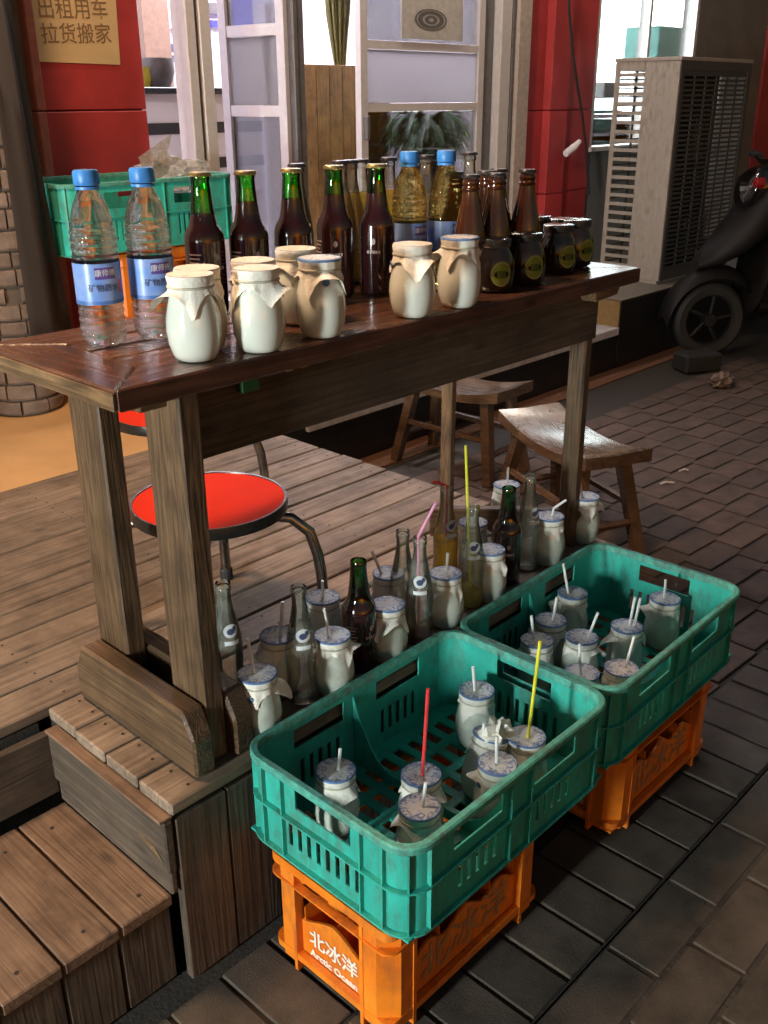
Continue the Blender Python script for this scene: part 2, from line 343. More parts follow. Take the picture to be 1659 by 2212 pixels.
bag_m = thin_glass('plastic bag film', (.95, .95, .95), milk=.5, milkcol=(.7, .62, .52), rough=.2)
blacktyre_m = plain('tyre rubber', (.016, .016, .016), .7)
scoot_m = plain('dark scooter plastic', (.0075, .0065, .007), .6, spec=.25)
dkmetal_m = plain('dull scooter metal', (.014, .013, .013), .6, spec=.2)
redlens_m = plain('red lens', (.22, .01, .015), .15)
tealthing_m = plain('teal goods', (.06, .22, .2), .5)
bluep_m = plain('blue poster', (.06, .06, .5), .5)
rubber_m = plain('black rubber', (.015, .015, .015), .7)
label_bear_m = plain('pale bottle emblem', (.62, .66, .70), .5, var=.15, scale=60)

# ------------------------------------------------------------------ lamps of the place (all stand outside the frame except the shop's window; its eave strip is added)
def point(name, loc, col, w, r, parent):
    l = bpy.data.lights.new(name, 'POINT'); l.energy = w; l.color = col; l.shadow_soft_size = r
    o = bpy.data.objects.new(name, l); COL.objects.link(o); o.location = loc; o.parent = parent; return o
def area(name, loc, rot, col, w, sx, sy, parent):
    l = bpy.data.lights.new(name, 'AREA'); l.shape = 'RECTANGLE'; l.size = sx; l.size_y = sy; l.energy = w; l.color = col
    o = bpy.data.objects.new(name, l); COL.objects.link(o); o.location = loc; o.rotation_euler = rot; o.parent = parent; return o

G = -.41            # street level; the wooden deck is z = 0
# upright fluorescent lamp of the stall next door, west of the deck
t = thing('tube_lamp', 'upright white round light box on a post beside the neighbouring stall', 'lamp', (-3.3, .80, G))
obj('base', MB().lathe([(.16, 0), (.16, .02), (.03, .04)], 20), alud_m, t); obj('post', MB().lathe([(.02, .03), (.02, .75)], 10), alud_m, t)
obj('backing', MB().box(-.20, -.17, -.16, .16, .7, 1.75), alu_m, t)
obj('tube', MB().lathe([(.15, .76), (.15, 1.68)], 14), emit('tube glow', (.92, 1, .95), 140), t)
# warm bulb hanging from a bracket post at the back of the deck
t = thing('bulb_lamp', 'warm globe lamp hanging from a bracket post left of the deck', 'lamp', (-.35, 2.45, 0))
obj('post', MB().lathe([(.035, 0), (.03, 3.0)], 12), alud_m, t); obj('bracket', MB().tube([(0, 0, 2.95), (.35, -.25, 2.97), (.70, -.5, 2.92), (.70, -.5, 2.80)], .010), alud_m, t)
obj('globe', MB().lathe([(.04, 2.81), (.12, 2.79), (.19, 2.72), (.21, 2.62), (.19, 2.52), (.12, 2.45), (.005, 2.43)], 24, cap0=False), emit('bulb glow', (1, .64, .38), 86), t, (.70, -.5, 0))

# ------------------------------------------------------------------ ground and paving
struct('ground', MB().box(-14, 22, -14, 22, G - .5, G - .012), soil_m)
asp = struct('rough_pavement', MB().box(-14, 22, -14, .655, G - .011, G - .002), asph_m)
pv = struct('brick_paving', MB().box(-14, 22, .66, 22, G - .011, G - .0035), soil_m)
for i in range(-3, 26):                                   # soldier course along the deck, then running bond beyond
    x = .2 + i * .1165
    if x < 3.1: board('brick', pv, brickd_m, (x + rnd() * .002, .782, G - .03 + rnd() * .003), (.236, .108, .06), (rnd() * .008, rnd() * .008, math.pi / 2 + rnd() * .02 - .01), .0028)
for i in range(9): board('brick', pv, brickd_m, (.11 + i * .1165 + rnd() * .002, 1.026, G - .03 + rnd() * .003), (.236, .108, .06), (rnd() * .008, rnd() * .008, math.pi / 2 + rnd() * .02 - .01), .0028)
for j in range(3):
    for i in range(9): board('brick', asp, brickd_m, (.95 + i * .238 + (.118 if j % 2 else 0), .600 - j * .1155, G - .031 + rnd() * .003), (.229, .107, .06), (rnd() * .01, rnd() * .01, rnd() * .02 - .01), .0028)
nb = 0
for j in range(19):
    y = .965 + j * .1135
    for i in range(20):
        x = 2.2 + i * .237 + (.118 if j % 2 else 0) - j * .06
        if y < 1.2 and x < 2.0: continue
        if x < 2.15 or x > 5.9 or y > 2.85: continue
        if nb > 225: continue
        nb += 1
        board('brick', pv, brick_m, (x + rnd() * .002, y, G - .03 + rnd() * .003), (.229, .106, .06), (rnd() * .008, rnd() * .008, -.055 + rnd() * .014 - .007), .0028)

# ------------------------------------------------------------------ deck
dk = struct('deck', MB().box(.72, 2.12, 1.21, 2.74, -.06, -.027), soil_m)
j = 0; y = 1.2225
while y < 2.74:
    x0 = .705 if y < 1.54 else -1.2
    x0 += rnd() * .006; x1 = 2.14 - rnd() * .006
    if 1.54 < y and j % 3 == 1:
        xm = .2 + rnd() * .25
        for a, b in ((x0, xm - .002), (xm + .002, x1)): board('plank', dk, deck_m, ((a + b) / 2, y, -.0125 + rnd() * .0016), (b - a, .0985, .025), (0, 0, rnd() * .003 - .0015))
    else: board('plank', dk, deck_m, ((x0 + x1) / 2, y, -.0125 + rnd() * .0016), (x1 - x0, .0985, .025), (0, 0, rnd() * .003 - .0015))
    y += .1052; j += 1
obj('joist', MB().box(-1.2, .69, 1.60, 2.74, -.06, -.03), soil_m, dk)
# front of the deck: upright boards, and two level boards on its stair side
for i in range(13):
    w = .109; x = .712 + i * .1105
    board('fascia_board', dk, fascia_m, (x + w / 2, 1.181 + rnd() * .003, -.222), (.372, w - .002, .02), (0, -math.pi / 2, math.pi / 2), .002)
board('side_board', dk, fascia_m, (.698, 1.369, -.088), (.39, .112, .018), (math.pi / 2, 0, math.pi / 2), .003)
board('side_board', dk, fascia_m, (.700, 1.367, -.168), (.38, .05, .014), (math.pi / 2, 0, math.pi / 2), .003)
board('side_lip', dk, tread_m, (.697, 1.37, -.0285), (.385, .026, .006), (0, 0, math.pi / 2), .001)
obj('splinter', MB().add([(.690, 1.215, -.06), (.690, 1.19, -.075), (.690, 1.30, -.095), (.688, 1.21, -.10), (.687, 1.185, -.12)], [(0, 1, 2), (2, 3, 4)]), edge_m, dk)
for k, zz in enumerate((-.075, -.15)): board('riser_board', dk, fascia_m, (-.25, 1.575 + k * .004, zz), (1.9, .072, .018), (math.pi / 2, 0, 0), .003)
board('end_board', dk, fascia_m, (2.128, 1.96, -.2), (1.56, .36, .018), (math.pi / 2, 0, math.pi / 2), .003)
# step
st = struct('step', MB().box(-.6, .69, 1.22, 1.55, -.25, -.226), soil_m)
for i in range(11):
    x = .6475 - i * .108
    board('tread_board', st, tread_m, (x, 1.372, -.2135 + rnd() * .001), (.365, .1035, .026), (0, 0, math.pi / 2), .003)
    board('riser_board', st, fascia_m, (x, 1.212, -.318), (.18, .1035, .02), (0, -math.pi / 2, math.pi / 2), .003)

m = MB()
for k in range(15):
    for xx in (.76, 1.24, 1.70, 2.09, .30, -.15):
        if k < 3 and xx < .7: continue
        for dy in (-.026, .026): m.lathe([(.0034, .0010), (.0032, .0016)], 8, xx + (rnd() - .5) * .012, 1.2225 + k * .1052 + dy)
o = obj('screw_heads', m, rubber_m, dk); o['kind'] = 'stuff'
m = MB()
for i in range(11):
    for yy in (1.23, 1.50): m.lathe([(.0042, -.1998), (.004, -.1988)], 8, .6475 - i * .108 + (rnd() - .5) * .02, yy + (rnd() - .5) * .008)
o = obj('screw_heads', m, rubber_m, st); o['kind'] = 'stuff'
# ------------------------------------------------------------------ shop floor, black platform, block under the unit
fl = struct('shop_floor', MB().box(-1.2, 2.3, 2.745, 3.84, -.2, -.004), floor_m)
struct('inner_floor', MB().box(1.2, 8.8, 3.86, 7.0, -.2, -.01), white_m)
pf = struct('black_platform', MB().box(2.31, 5.12, 2.945, 3.84, G, -.165), blackstone_m)
obj('nosing', MB().box(2.62, 5.11, 2.925, 3.1, -.2, -.155), nosing_m, pf, bevel=.003)
struct('orange_kerb_strip', MB().box(2.15, 6.0, 2.80, 2.94, G - .01, G + .004), plain('rusty kerb stone', (.17, .075, .04), .8, bump=.4))
blk = struct('granite_block', MB().box(5.125, 8.5, 2.935, 3.84, G, -.004), blackstone_m)
obj('lit_side_face', MB().box(5.112, 5.124, 2.937, 3.5, -.165, -.006), plain('lamplit granite side', (.22, .13, .045), .7), blk)  # warm lamplight on the block's left side, put into the colour
obj('cap', MB().box(5.12, 8.5, 2.93, 3.84, -.003, .004), conc_m, blk)

# ------------------------------------------------------------------ table
tb = thing('bench_table', 'long dark red-brown plank table with drinks set out on top', 'table', (0, 0, 0))
X0, X1, Y0, Y1, ZT, FW = .688, 2.112, 1.165, 1.567, .73, .10
def mitre(n, poly, z0, z1, mat): return obj(n, MB().prism(poly, z0, z1).mesh(n, bevel=.003), mat, tb)
g = .0012
W2 = (Y1 - Y0) / 2 - g
for xx, rz, mt in ((X0, -math.pi / 2, table_m), (X1, math.pi / 2, table_m)):      # end boards, grain along their length
    obj('frame_board', MB().prism([(-W2, 0), (W2, 0), (W2 - FW + g, FW - g), (-W2 + FW - g, FW - g)], ZT - .034, ZT).mesh('frame_board', bevel=.003), mt, tb, (xx, (Y0 + Y1) / 2, 0), (0, 0, rz))
mitre('frame_board', [(X0 + g, Y0), (X1 - g, Y0), (X1 - FW - g, Y0 + FW - g), (X0 + FW + g, Y0 + FW - g)], ZT - .034, ZT + .0005, table_m)
mitre('frame_board', [(X0 + g, Y1), (X0 + FW + g, Y1 - FW + g), (X1 - FW - g, Y1 - FW + g), (X1 - g, Y1)], ZT - .034, ZT + .0005, table_m)
board('edge_strip', tb, edge_m, (X0 - .0025, (Y0 + Y1) / 2, ZT - .018), (Y1 - Y0 - .004, .026, .004), (math.pi / 2, 0, math.pi / 2), .001)
for k in range(3):
    w = (Y1 - Y0 - 2 * FW) / 3
    board('tabletop_plank', tb, table_m, ((X0 + X1) / 2, Y0 + FW + w * (k + .5), ZT - .015 - rnd() * .002), (X1 - X0 - 2 * FW - .003, w - .004, .028))
def leg(p, x, y, w=.075, d=.098, h=.69): return board('leg', p, leg_m, (x, y, h / 2 + .003), (h, d, w), (0, -math.pi / 2, 0), .004)
leg(tb, .841, 1.262, .042); leg(tb, .841, 1.502, .042)
leg(tb, 1.835, 1.515, .024, .034); leg(tb, 2.045, 1.272, .03, .048)
pl = [(-.1925, .004), (.1925, .004), (.1925, .075), (.165, .13), (-.165, .13), (-.1925, .08)]
for xx, ww in ((.818, .044), (.908, .044)): obj('foot_bar', MB().prism(pl, 0, ww, 'y').mesh('foot_bar', bevel=.005), leg_m, tb, (xx, 1.3825, 0), (0, 0, math.pi / 2))
q = Vector((.22, -.25)).normalized()
board('foot_bar', tb, leg_m, (1.94, 1.40, .062), (.40, .03, .08), (0, 0, math.atan2(q.y, q.x)), .004)
board('apron', tb, fascia_m, ((.872 + 2.06) / 2, 1.255, .627), (2.06 - .872, .136, .03), (math.pi / 2, 0, 0), .003)
board('apron', tb, fascia_m, (1.44, 1.50, .637), (1.06, .11, .025), (math.pi / 2, 0, 0), .003)
board('bracket', tb, edge_m, (.825, 1.255, .678), (.11, .028, .032), (0, 0, 0), .003)
board('bracket', tb, edge_m, (.79, 1.50, .68), (.09, .028, .028), (0, 0, math.pi / 2), .003)
obj('bracket', MB().prism([(1.97, .695), (2.09, .695), (2.075, .668), (1.98, .662)], 1.20, 1.30, 'y').mesh('bracket', bevel=.003), edge_m, tb)
for xx, lb in ((1.06, 'small white sticker on the shadowed table front, the left one of two'), (1.093, 'small brownish sticker on the shadowed table front, the right one of two')):
    tag(obj('sticker', MB().box(xx, xx + .015, 1.234, 1.238, .672, .690), wlab_m if xx < 1.07 else sign_m), lb, 'sticker')
tag(obj('green_tag', MB().box(.952, .985, 1.218, 1.236, .66, .683), plain('green sticker', (.012, .07, .014), .6)), 'small green tag stuck under the table edge', 'tag')

# ------------------------------------------------------------------ round red stools
def round_stool(label, c, h, R, rz):
    t = thing('round_stool', label, 'stool', c, (0, 0, rz), 'round red stools on the deck')
    obj('seat', MB().lathe([(R - .012, h - .02), (R - .004, h - .001), (0.002, h)], 48, cap1=True), redseat_m, t, smooth=True, angle=30)
    obj('seat_edge', MB().lathe([(R - .01, h - .024), (R + .001, h - .024), (R + .003, h - .012), (R + .0005, h + .0015), (R - .004, h + .001), (R - .01, h - .024)], 48, cap0=False, cap1=False), band2_m, t, smooth=True)
    for k in range(4):
        a = math.pi / 4 + k * math.pi / 2; ca, sa = math.cos(a), math.sin(a)
        pr = [(R * .2, h - .045), (R * .75, h - .042), (R * 1.05, h - .05), (R * 1.28, h - .085), (R * 1.38, h - .14), (R * 1.42, h * .4), (R * 1.45, .008)]
        l = obj('leg', MB().tube([(r * ca, r * sa, z) for r, z in pr], .0125, 12), chrome_m, t, smooth=True)
        obj('foot_cap', MB().lathe([(.016, 0), (.016, .025), (.0135, .03)], 12, R * 1.45 * ca, R * 1.45 * sa), rubber_m, l)
        obj('bolt', MB().lathe([(.007, h - .045), (.007, h - .03)], 8, R * .8 * math.cos(a + .3), R * .8 * math.sin(a + .3)), band2_m, t)
    return t
a, b = at(276, 1085, .31), at(627, 1077, .31); c = (a + b) / 2
round_stool('bright red round stool with metal tube legs behind the table leg', (c.x, c.y, 0.003), .31, .165, rad(3))
c = at(374, 886, .33)
round_stool('far red round stool showing only its rim between the two table legs', (c.x, c.y, 0.003), .33, .165, rad(8))

# ------------------------------------------------------------------ wooden saddle stools on the paving
def saddle_stool(label, c, rz, L, Wd, h):
    t = thing('saddle_stool', label, 'stool', (c[0], c[1], G + .003), (0, 0, rz), 'dark wooden saddle stools on the paving')
    n = 14; m = MB(); vs = []; fs = []
    for i in range(n + 1):
        u = -1 + 2 * i / n; x = u * L / 2; z = h - .045 * (1 - u * u) * 1.0
        for yy, dz in ((-Wd / 2, 0), (0, -.006), (Wd / 2, 0)): vs.append((x, yy, z + dz))
        for yy in (Wd / 2, -Wd / 2): vs.append((x, yy, z - .045 + .012 * (1 - u * u)))
    for i in range(n):
        for k in range(5): fs.append((i * 5 + k, i * 5 + (k + 1) % 5, (i + 1) * 5 + (k + 1) % 5, (i + 1) * 5 + k))
    fs += [(0, 1, 2, 3, 4), tuple(n * 5 + k for k in (4, 3, 2, 1, 0))]
    obj('seat', m.add(vs, fs), stool_m, t, smooth=True, angle=35)
    for sx in (-1, 1):
        for sy in (-1, 1):
            p0 = Vector((sx * L * .34, sy * Wd * .30, h - .052)); p1 = Vector((sx * L * .46, sy * Wd * .52, 0)); d = p1 - p0
            obj('leg', MB().tube([p0, p1], [.03, .027], 4), stool_m, t)
        obj('stretcher', MB().tube([(sx * L * .42, -Wd * .45, h * .3), (sx * L * .42, Wd * .45, h * .3)], .014, 6), stool_m, t)
    for sy in (-1, 1): obj('rail', MB().tube([(-L * .40, sy * Wd * .42, h * .45), (L * .40, sy * Wd * .42, h * .45)], .014, 6), stool_m, t)
    return t
P = [at(*q, 0.0) for q in [(1068, 885), (1270, 993), (1422, 978), (1205, 866)]]
c = sum(P, Vector()) / 4; ax = ((P[0] + P[3]) - (P[1] + P[2]))
saddle_stool('wooden stool with dished seat gleaming white beside the table end', c, math.atan2(ax.y, ax.x), .60, .265, .41)
saddle_stool('dim wooden stool half hidden behind the long table', (3.19, 2.565, 0), rad(92), .56, .26, .41)

# ------------------------------------------------------------------ crates
def rrect(L, W_, r, n=6):
    p = []
    for cx, cy, a in ((L / 2 - r, W_ / 2 - r, 0), (-L / 2 + r, W_ / 2 - r, 90), (-L / 2 + r, -W_ / 2 + r, 180), (L / 2 - r, -W_ / 2 + r, 270)):
        for i in range(n + 1):
            t = rad(a + 90 * i / n); p.append((cx + r * math.cos(t), cy + r * math.sin(t)))
    return p
def ring(m, L, W_, r, prof):
    """sweep (offset, z) profile round a rounded rectangle"""
    loops = [[(x, y, z) for x, y in rrect(L + 2 * o, W_ + 2 * o, max(.004, r + o))] for o, z in prof]
    n = len(loops[0]); k = len(loops)
    m.add([p for l in loops for p in l], [(a * n + i, a * n + (i + 1) % n, ((a + 1) % k) * n + (i + 1) % n, ((a + 1) % k) * n + i) for a in range(k) for i in range(n)])
    return m
def green_crate(label, c, L, W_, H, group, divider=True, rz=0):
    t = thing('green_crate', label, 'crate', c, (0, 0, rz), group); r = .045; th = .0035
    obj('rim', ring(MB(), L, W_, r, [(-.004, H - .016), (.009, H - .016), (.011, H - .012), (.011, H - .003), (.008, H), (-.002, H), (-.004, H - .003)]), gedge_m, t, smooth=True)
    for z in (H * .52, .012): obj('flange', ring(MB(), L, W_, r, [(0, z - .002), (.010, z - .002), (.010, z + .002), (0, z + .002)]), green_m, t)
    def wall(n, Lw, holes, loc, rot):
        obj(n, holed(Lw, H - .012, th, holes), green_m, t, loc, rot)
    def pattern(Lw, hw, nslot, two):
        hs = []
        for cx in ([Lw * .27, Lw * .73] if two else [Lw / 2]):
            hs.append((cx - hw / 2, cx + hw / 2, H * .60, H * .82))
            for i in range(nslot):
                x = cx + (i - (nslot - 1) / 2) * .0235; hs.append((x - .005, x + .005, H * .15, H * .44))
        return hs
    Le, Ls = W_ - 2 * r, L - 2 * r
    for s in (-1, 1):
        wall('end_wall', Le, pattern(Le, .135, 8, False), (s * L / 2 + (0 if s < 0 else -th) + th, -Le / 2, .01), (0, 0, math.pi / 2))
        wall('side_wall', Ls, pattern(Ls, .13, 5, True), (-Ls / 2, s * W_ / 2 + (0 if s < 0 else -th), .01), (0, 0, 0))
        for yy in (-Le / 2 + .005, -Le / 2 + .055, Le / 2 - .055, Le / 2 - .005): obj('rib', MB().box(s * L / 2, s * (L / 2 + .009), yy - .0015, yy + .0015, .014, H - .017), green_m, t)
        for xx in (-Ls / 2, -Ls * .06, Ls * .06, Ls / 2): obj('rib', MB().box(xx - .0015, xx + .0015, s * W_ / 2, s * (W_ / 2 + .009), .014, H - .017), green_m, t)
        for s2 in (-1, 1):
            m = MB(); n = 8; vs = []
            for i in range(n + 1):
                a = rad(90 * i / n)
                for rr_, zz in ((r, .01), (r, H - .01), (r - th, H - .01), (r - th, .01)): vs.append((s * (L / 2 - r + rr_ * math.cos(a)), s2 * (W_ / 2 - r + rr_ * math.sin(a)), zz))
            m.add(vs, [(i * 4 + k, i * 4 + (k + 1) % 4, (i + 1) * 4 + (k + 1) % 4, (i + 1) * 4 + k) for i in range(n) for k in range(4)])
            obj('corner_wall', m, green_m, t, smooth=True)
            obj('rib', MB().box(-.0015, .0015, 0, .009, .014, H - .017), green_m, t, (s * (L / 2 - r + r * .7071), s2 * (W_ / 2 - r + r * .7071), 0), (0, 0, rad(-45 * s * s2) + (0 if s2 > 0 else math.pi)))
    hs = []
    nx, ny = 12, 5
    for i in range(nx):
        for k in range(ny): hs.append((.03 + i * (L - .06) / nx + .010, .03 + (i + 1) * (L - .06) / nx - .010, .03 + k * (W_ - .06) / ny + .010, .03 + (k + 1) * (W_ - .06) / ny - .010))
    obj('base', holed(L, W_, .005, hs), green_m, t, (-L / 2, -W_ / 2, .013), (-math.pi / 2, 0, 0))
    if divider:
        m = MB(); n = 18; pts = [(-W_ / 2 + .004, .012)]
        for i in range(n + 1):
            u = -1 + 2 * i / n; pts.append((u * (W_ / 2 - .004), .035 + (H - .06) * (max(0, abs(u) - .45) / .55) ** 2.2))
        pts.append((W_ / 2 - .004, .012))
        obj('divider', m.prism(pts, -.0015, .0015, 'x'), green_m, t, (-.02, 0, 0))
    return t
def orange_crate(label, c, L, W_, H, group, rz=0, printing=True):
    t = thing('orange_crate', label, 'crate', c, (0, 0, rz), group); e = .003
    ring_ = lambda z0, z1, o: ring(MB(), L, W_, .02, [(-.012, z0), (o, z0), (o, z1), (-.012, z1)])
    obj('top_rim', ring_(H - .02, H, .002), orange_m, t); obj('top_flange', ring_(H - .05, H - .046, .004), orange_m, t)
    obj('bottom_rim', ring_(.03, .045, .001), orange_m, t)
    for s in (-1, 1):
        for s2 in (-1, 1):
            x, y = s * (L / 2), s2 * (W_ / 2); ch = .030
            pl = [(x - s * .062, y), (x - s * ch, y), (x, y - s2 * ch), (x, y - s2 * .062), (x - s * .004, y - s2 * .062), (x - s * .004, y - s2 * ch), (x - s * ch, y - s2 * .004), (x - s * .062, y - s2 * .004)]
            obj('corner_post', MB().prism(pl, 0.02, H - .01), orange_m, t)
            obj('rib', MB().box(-.004, .004, 0, .020, .002, H - .02), orange_m, t, (x - s * .064, y - s2 * .018, 0), (0, 0, 0 if s2 > 0 else math.pi))
            obj('rib', MB().box(-.004, .004, 0, .020, .002, H - .02), orange_m, t, (x - s * .018, y - s2 * .064, 0), (0, 0, -s * math.pi / 2))
        for kind, Lw in (('end_panel', W_ - .128), ('side_panel', L - .128)):
            n = 20; top = [(-Lw / 2 + Lw * i / n, H * .56 - .012 * math.cos(2 * math.pi * i / n * (1 if kind == 'end_panel' else 3)) - .012 * abs(-1 + 2 * i / n)) for i in range(n + 1)]
            m = MB().prism([(-Lw / 2, .035)] + [(Lw / 2, .035)] + top[::-1], 0, .005, 'y')
            off = (L if kind == 'end_panel' else W_) / 2 - .014
            loc, rot = ((s * off, 0, 0), (0, 0, s * math.pi / 2)) if kind == 'end_panel' else ((0, s * off, 0), (0, 0, math.pi if s > 0 else 0))
            o = obj(kind, m, orange_m, t, loc, rot)
            if printing and s < 0:
                f = (lambda v: Vector((v.x, -.0012, v.z)))
                for body, size, z in (('北冰洋', .042 if kind == 'end_panel' else .085, H * .36), ('Arctic Ocean', .0225 if kind == 'end_panel' else .042, H * .36 - (.036 if kind == 'end_panel' else .06))):
                    me = text_mesh(body, size, lambda v: Vector((v.x, -.0012, v.y)), .0008)
                    obj('lettering', me, white_ink if kind == 'end_panel' else dimink_m, o, (0, 0, z), (0, 0, 0))
            hd = [(-Lw / 2, H - .02), (-Lw / 2, H * .74), (-Lw / 2 + .012, H * .82), (-Lw / 2 + .035, H * .86), (Lw / 2 - .035, H * .86), (Lw / 2 - .012, H * .82), (Lw / 2, H * .74), (Lw / 2, H - .02)]
            obj('top_panel', MB().prism(hd, 0, .005, 'y'), orange_m, t, loc, rot)
    for i in range(1, 6): obj('divider', MB().box(-L / 2 + i * L / 6 - .001, -L / 2 + i * L / 6 + .001, -W_ / 2 + .015, W_ / 2 - .015, .02, H * .62), orange_m, t)
    for i in range(1, 4): obj('divider', MB().box(-L / 2 + .015, L / 2 - .015, -W_ / 2 + i * W_ / 4 - .001, -W_ / 2 + i * W_ / 4 + .001, .02, H * .6), orange_m, t)
    obj('base', MB().box(-L / 2 + .01, L / 2 - .01, -W_ / 2 + .01, W_ / 2 - .01, .012, .018), orange_m, t)
    return t
CB = -.152
orange_crate('near orange bottle crate with white lettering under the front green crate', (1.081, .962, G + .002), .44, .300, CB - G - .004, 'orange bottle crates by the deck')
orange_crate('orange bottle crate under the rear green crate', (1.775, .945, G + .002), .43, .295, CB - G - .004, 'orange bottle crates by the deck')
green_crate('front green plastic crate holding yogurt jars with red and yellow straws', (1.150, .968, CB), .572, .392, .195, 'green crates of jars by the deck')
green_crate('rear green plastic crate holding jars with white straws only', (1.748, .974, CB), .585, .385, .195, 'green crates of jars by the deck', rz=rad(1.0))

# ------------------------------------------------------------------ shop front
YF = 3.85
sh = thing('shop_building', 'shop front with red wall panels, aluminium doors and lit rooms', 'building', (0, 0, 0))
def sbox(n, mat, x0, x1, y0, y1, z0, z1, p=sh, **kw): return obj(n, MB().box(x0, x1, y0, y1, z0, z1), mat, p, **kw)
for z0, z1 in ((-.003, .528), (.532, 1.058), (1.062, 1.90), (1.904, 3.0)):
    sbox('red_panel', redwall_m, 2.085, 2.555, YF - .045, YF, z0, z1, bevel=.004)
    sbox('panel_return', plain('pinkish red edge %g' % z0, (.38, .13, .10), .5), 2.045, 2.083, YF - .06, YF, z0, z1, bevel=.004)  # narrow strip, paler and pinker than the panels beside it
sbox('panel_backing', plain('dark joint', (.05, .01, .01), .8), 2.05, 2.553, YF - .012, YF + .05, -.003, 3.0); sbox('panel_backing', MT['dark joint'], 5.292, 6.048, YF - .008, YF + .03, -.1, 3.0)
sbox('wall', greywall_m, -1.3, 2.043, YF - .02, YF + .1, -.004, 3.0)
for z0, z1 in ((-.1, .52), (.524, 1.023), (1.027, 1.90), (1.904, 3.0)):
    for x0, x1, yy in ((5.29, 5.50, YF - .02), (5.503, 5.70, YF - .075), (5.703, 6.05, YF - .035)):
        sbox('red_panel', redwall_m, x0, x1, yy, YF + .04, z0, z1, bevel=.004)
sbox('grey_wall', greywall_m, 7.42, 8.60, YF - .03, YF + .1, -.1, 3.0); sbox('red_panel', redwall_m, 8.61, 11.2, YF - .05, YF + .1, -.1, 3.0)
sbox('window_apron', greywall_m, 6.052, 7.419, YF - .02, YF + .1, -.1, .76)
sbox('window_sill', alu_m, 6.04, 7.43, YF - .06, YF + .1, .762, .79)
wn = sbox('window', alu_m, 6.052, 6.085, YF - .03, YF + .05, .79, 3.0)
for x in (6.71, 7.38): sbox('mullion', alu_m, x, x + .03, YF - .03, YF + .05, .79, 3.0, wn)
sbox('pane', paneglass_m, 6.087, 7.379, YF + .01, YF + .016, .792, 3.0, wn)
# lit room behind the window
sbox('light_panel', emit('shop window light', (.90, 1, .96), 20.0), 5.8, 11.0, 4.85, 4.87, .9, 3.0)
sbox('side_room_wall', white_m, 5.72, 5.78, YF + .12, 5.2, -.1, 3.0); sbox('side_room_wall', white_m, 11.05, 11.1, YF + .12, 4.9, -.1, 3.0); sbox('side_room_floor', white_m, 5.8, 11.0, YF + .12, 4.84, -.1, .55)
for k, (px0, px1, py0, py1, mt) in enumerate(((1268, 1345, 238, 246, tealthing_m), (1268, 1335, 257, 287, tealthing_m), (1268, 1338, 305, 323, tealthing_m), (1305, 1335, 178, 212, alud_m), (1420, 1476, 60, 130, tealthing_m))):
    a, b = onY(px0, py1, 4.2), onY(px1, py0, 4.2)
    tag(obj('shelf_box', MB().box(a.x, b.x, 4.2, 4.5, a.z, b.z), mt, bevel=.004), ['thin teal shelf behind the bright window', 'teal box on the middle shelf behind the bright window', 'teal box low behind the bright window', 'small grey box standing on the shelf behind the bright window', 'tall teal box at the right edge of the bright window'][k], 'shelf' if k == 0 else 'box')
for k in range(3):
    a = onY(1268, (250, 289, 328)[k], 4.18); sbox('shelf_board', white_m, a.x - .1, a.x + .7, 4.15, 4.55, a.z - .02, a.z)
# aluminium frames
def fr(p0, p1, y=200, yo=(-.05, .06), mat=alu_m, n='frame_post'): return sbox(n, mat, onY(p0, y, YF).x, onY(p1, y, YF).x, YF + yo[0], YF + yo[1], -.004, 3.0, bevel=.004)
fr(398, 418); fr(420, 426, mat=alud_m, yo=(-.03, .06)); fr(428, 452, yo=(-.045, .06))
fr(626, 636, mat=alud_m, yo=(-.04, .06)); fr(638, 652, mat=alud_m, yo=(-.03, .06))
fr(1040, 1062, mat=alud_m, yo=(-.0, .06)); fr(1064, 1086); fr(1088, 1094, mat=alud_m); fr(1096, 1122, yo=(-.07, .06), mat=plain('beige frame', (.40, .33, .29), .5))
sbox('threshold', alud_m, 2.56, 5.28, YF - .05, YF + .06, -.05, -.003)
ev = sbox('eave', alud_m, 1.9, 6.0, YF - .62, YF - .05, 2.72, 2.80); sbox('fill_strip', emit('added fill glow', (1, .88, .76), 20), 2.6, 5.9, YF - .45, YF - .38, 2.695, 2.715, ev)  # unseen strip light under the eave, added to brighten the shop front
sbox('lintel', alu_m, 2.56, 5.28, YF - .05, YF + .06, 2.35, 3.0)
# door leaf standing open, and the closed leaf
def door(loc, rz, w, rails, panes, handle, flip=1):
    d = obj('door', MB().box(0, .05, -.02, .02, .02, 2.3).box(w - .05, w, -.02, .02, .02, 2.3), alu_m, sh, loc, (0, 0, rz))
    for z0, z1 in rails: obj('rail', MB().box(.052, w - .052, -.017, .017, z0, z1), alu_m, d)
    for z0, z1, mt in panes: obj('pane', MB().box(.052, w - .052, -.004, .004, z0, z1), mt, d)
    if handle: obj('handle', MB().box(handle[0], handle[0] + .03, -.05, -.022, handle[1], handle[2]), handle[3], d, bevel=.006)
    return d
hx = onY(624, 200, YF); ex = onY(486, 200, 4.28); dv = ex - hx; dv.z = 0
door((hx.x, YF, 0), math.atan2(dv.y, dv.x), dv.length, [(.03, .12), (1.02, 1.07), (1.38, 1.43), (2.2, 2.29)], [(.122, 1.018, paneglass_m), (1.072, 1.378, frost_m), (1.432, 2.198, paneglass_m)], (.13, 1.11, 1.52, plain('pale wood pull', (.62, .46, .30), .5)))
a, b = onY(774, 200, YF), onY(1038, 200, YF)
d2 = door((a.x, YF, 0), 0, b.x - a.x, [(.03, .12), (1.035, 1.075), (1.335, 1.375), (2.2, 2.29)], [(.122, 1.033, paneglass_m), (1.077, 1.333, frost_m), (1.377, 2.198, paneglass_m)], (.01, .9, 1.02, alud_m))
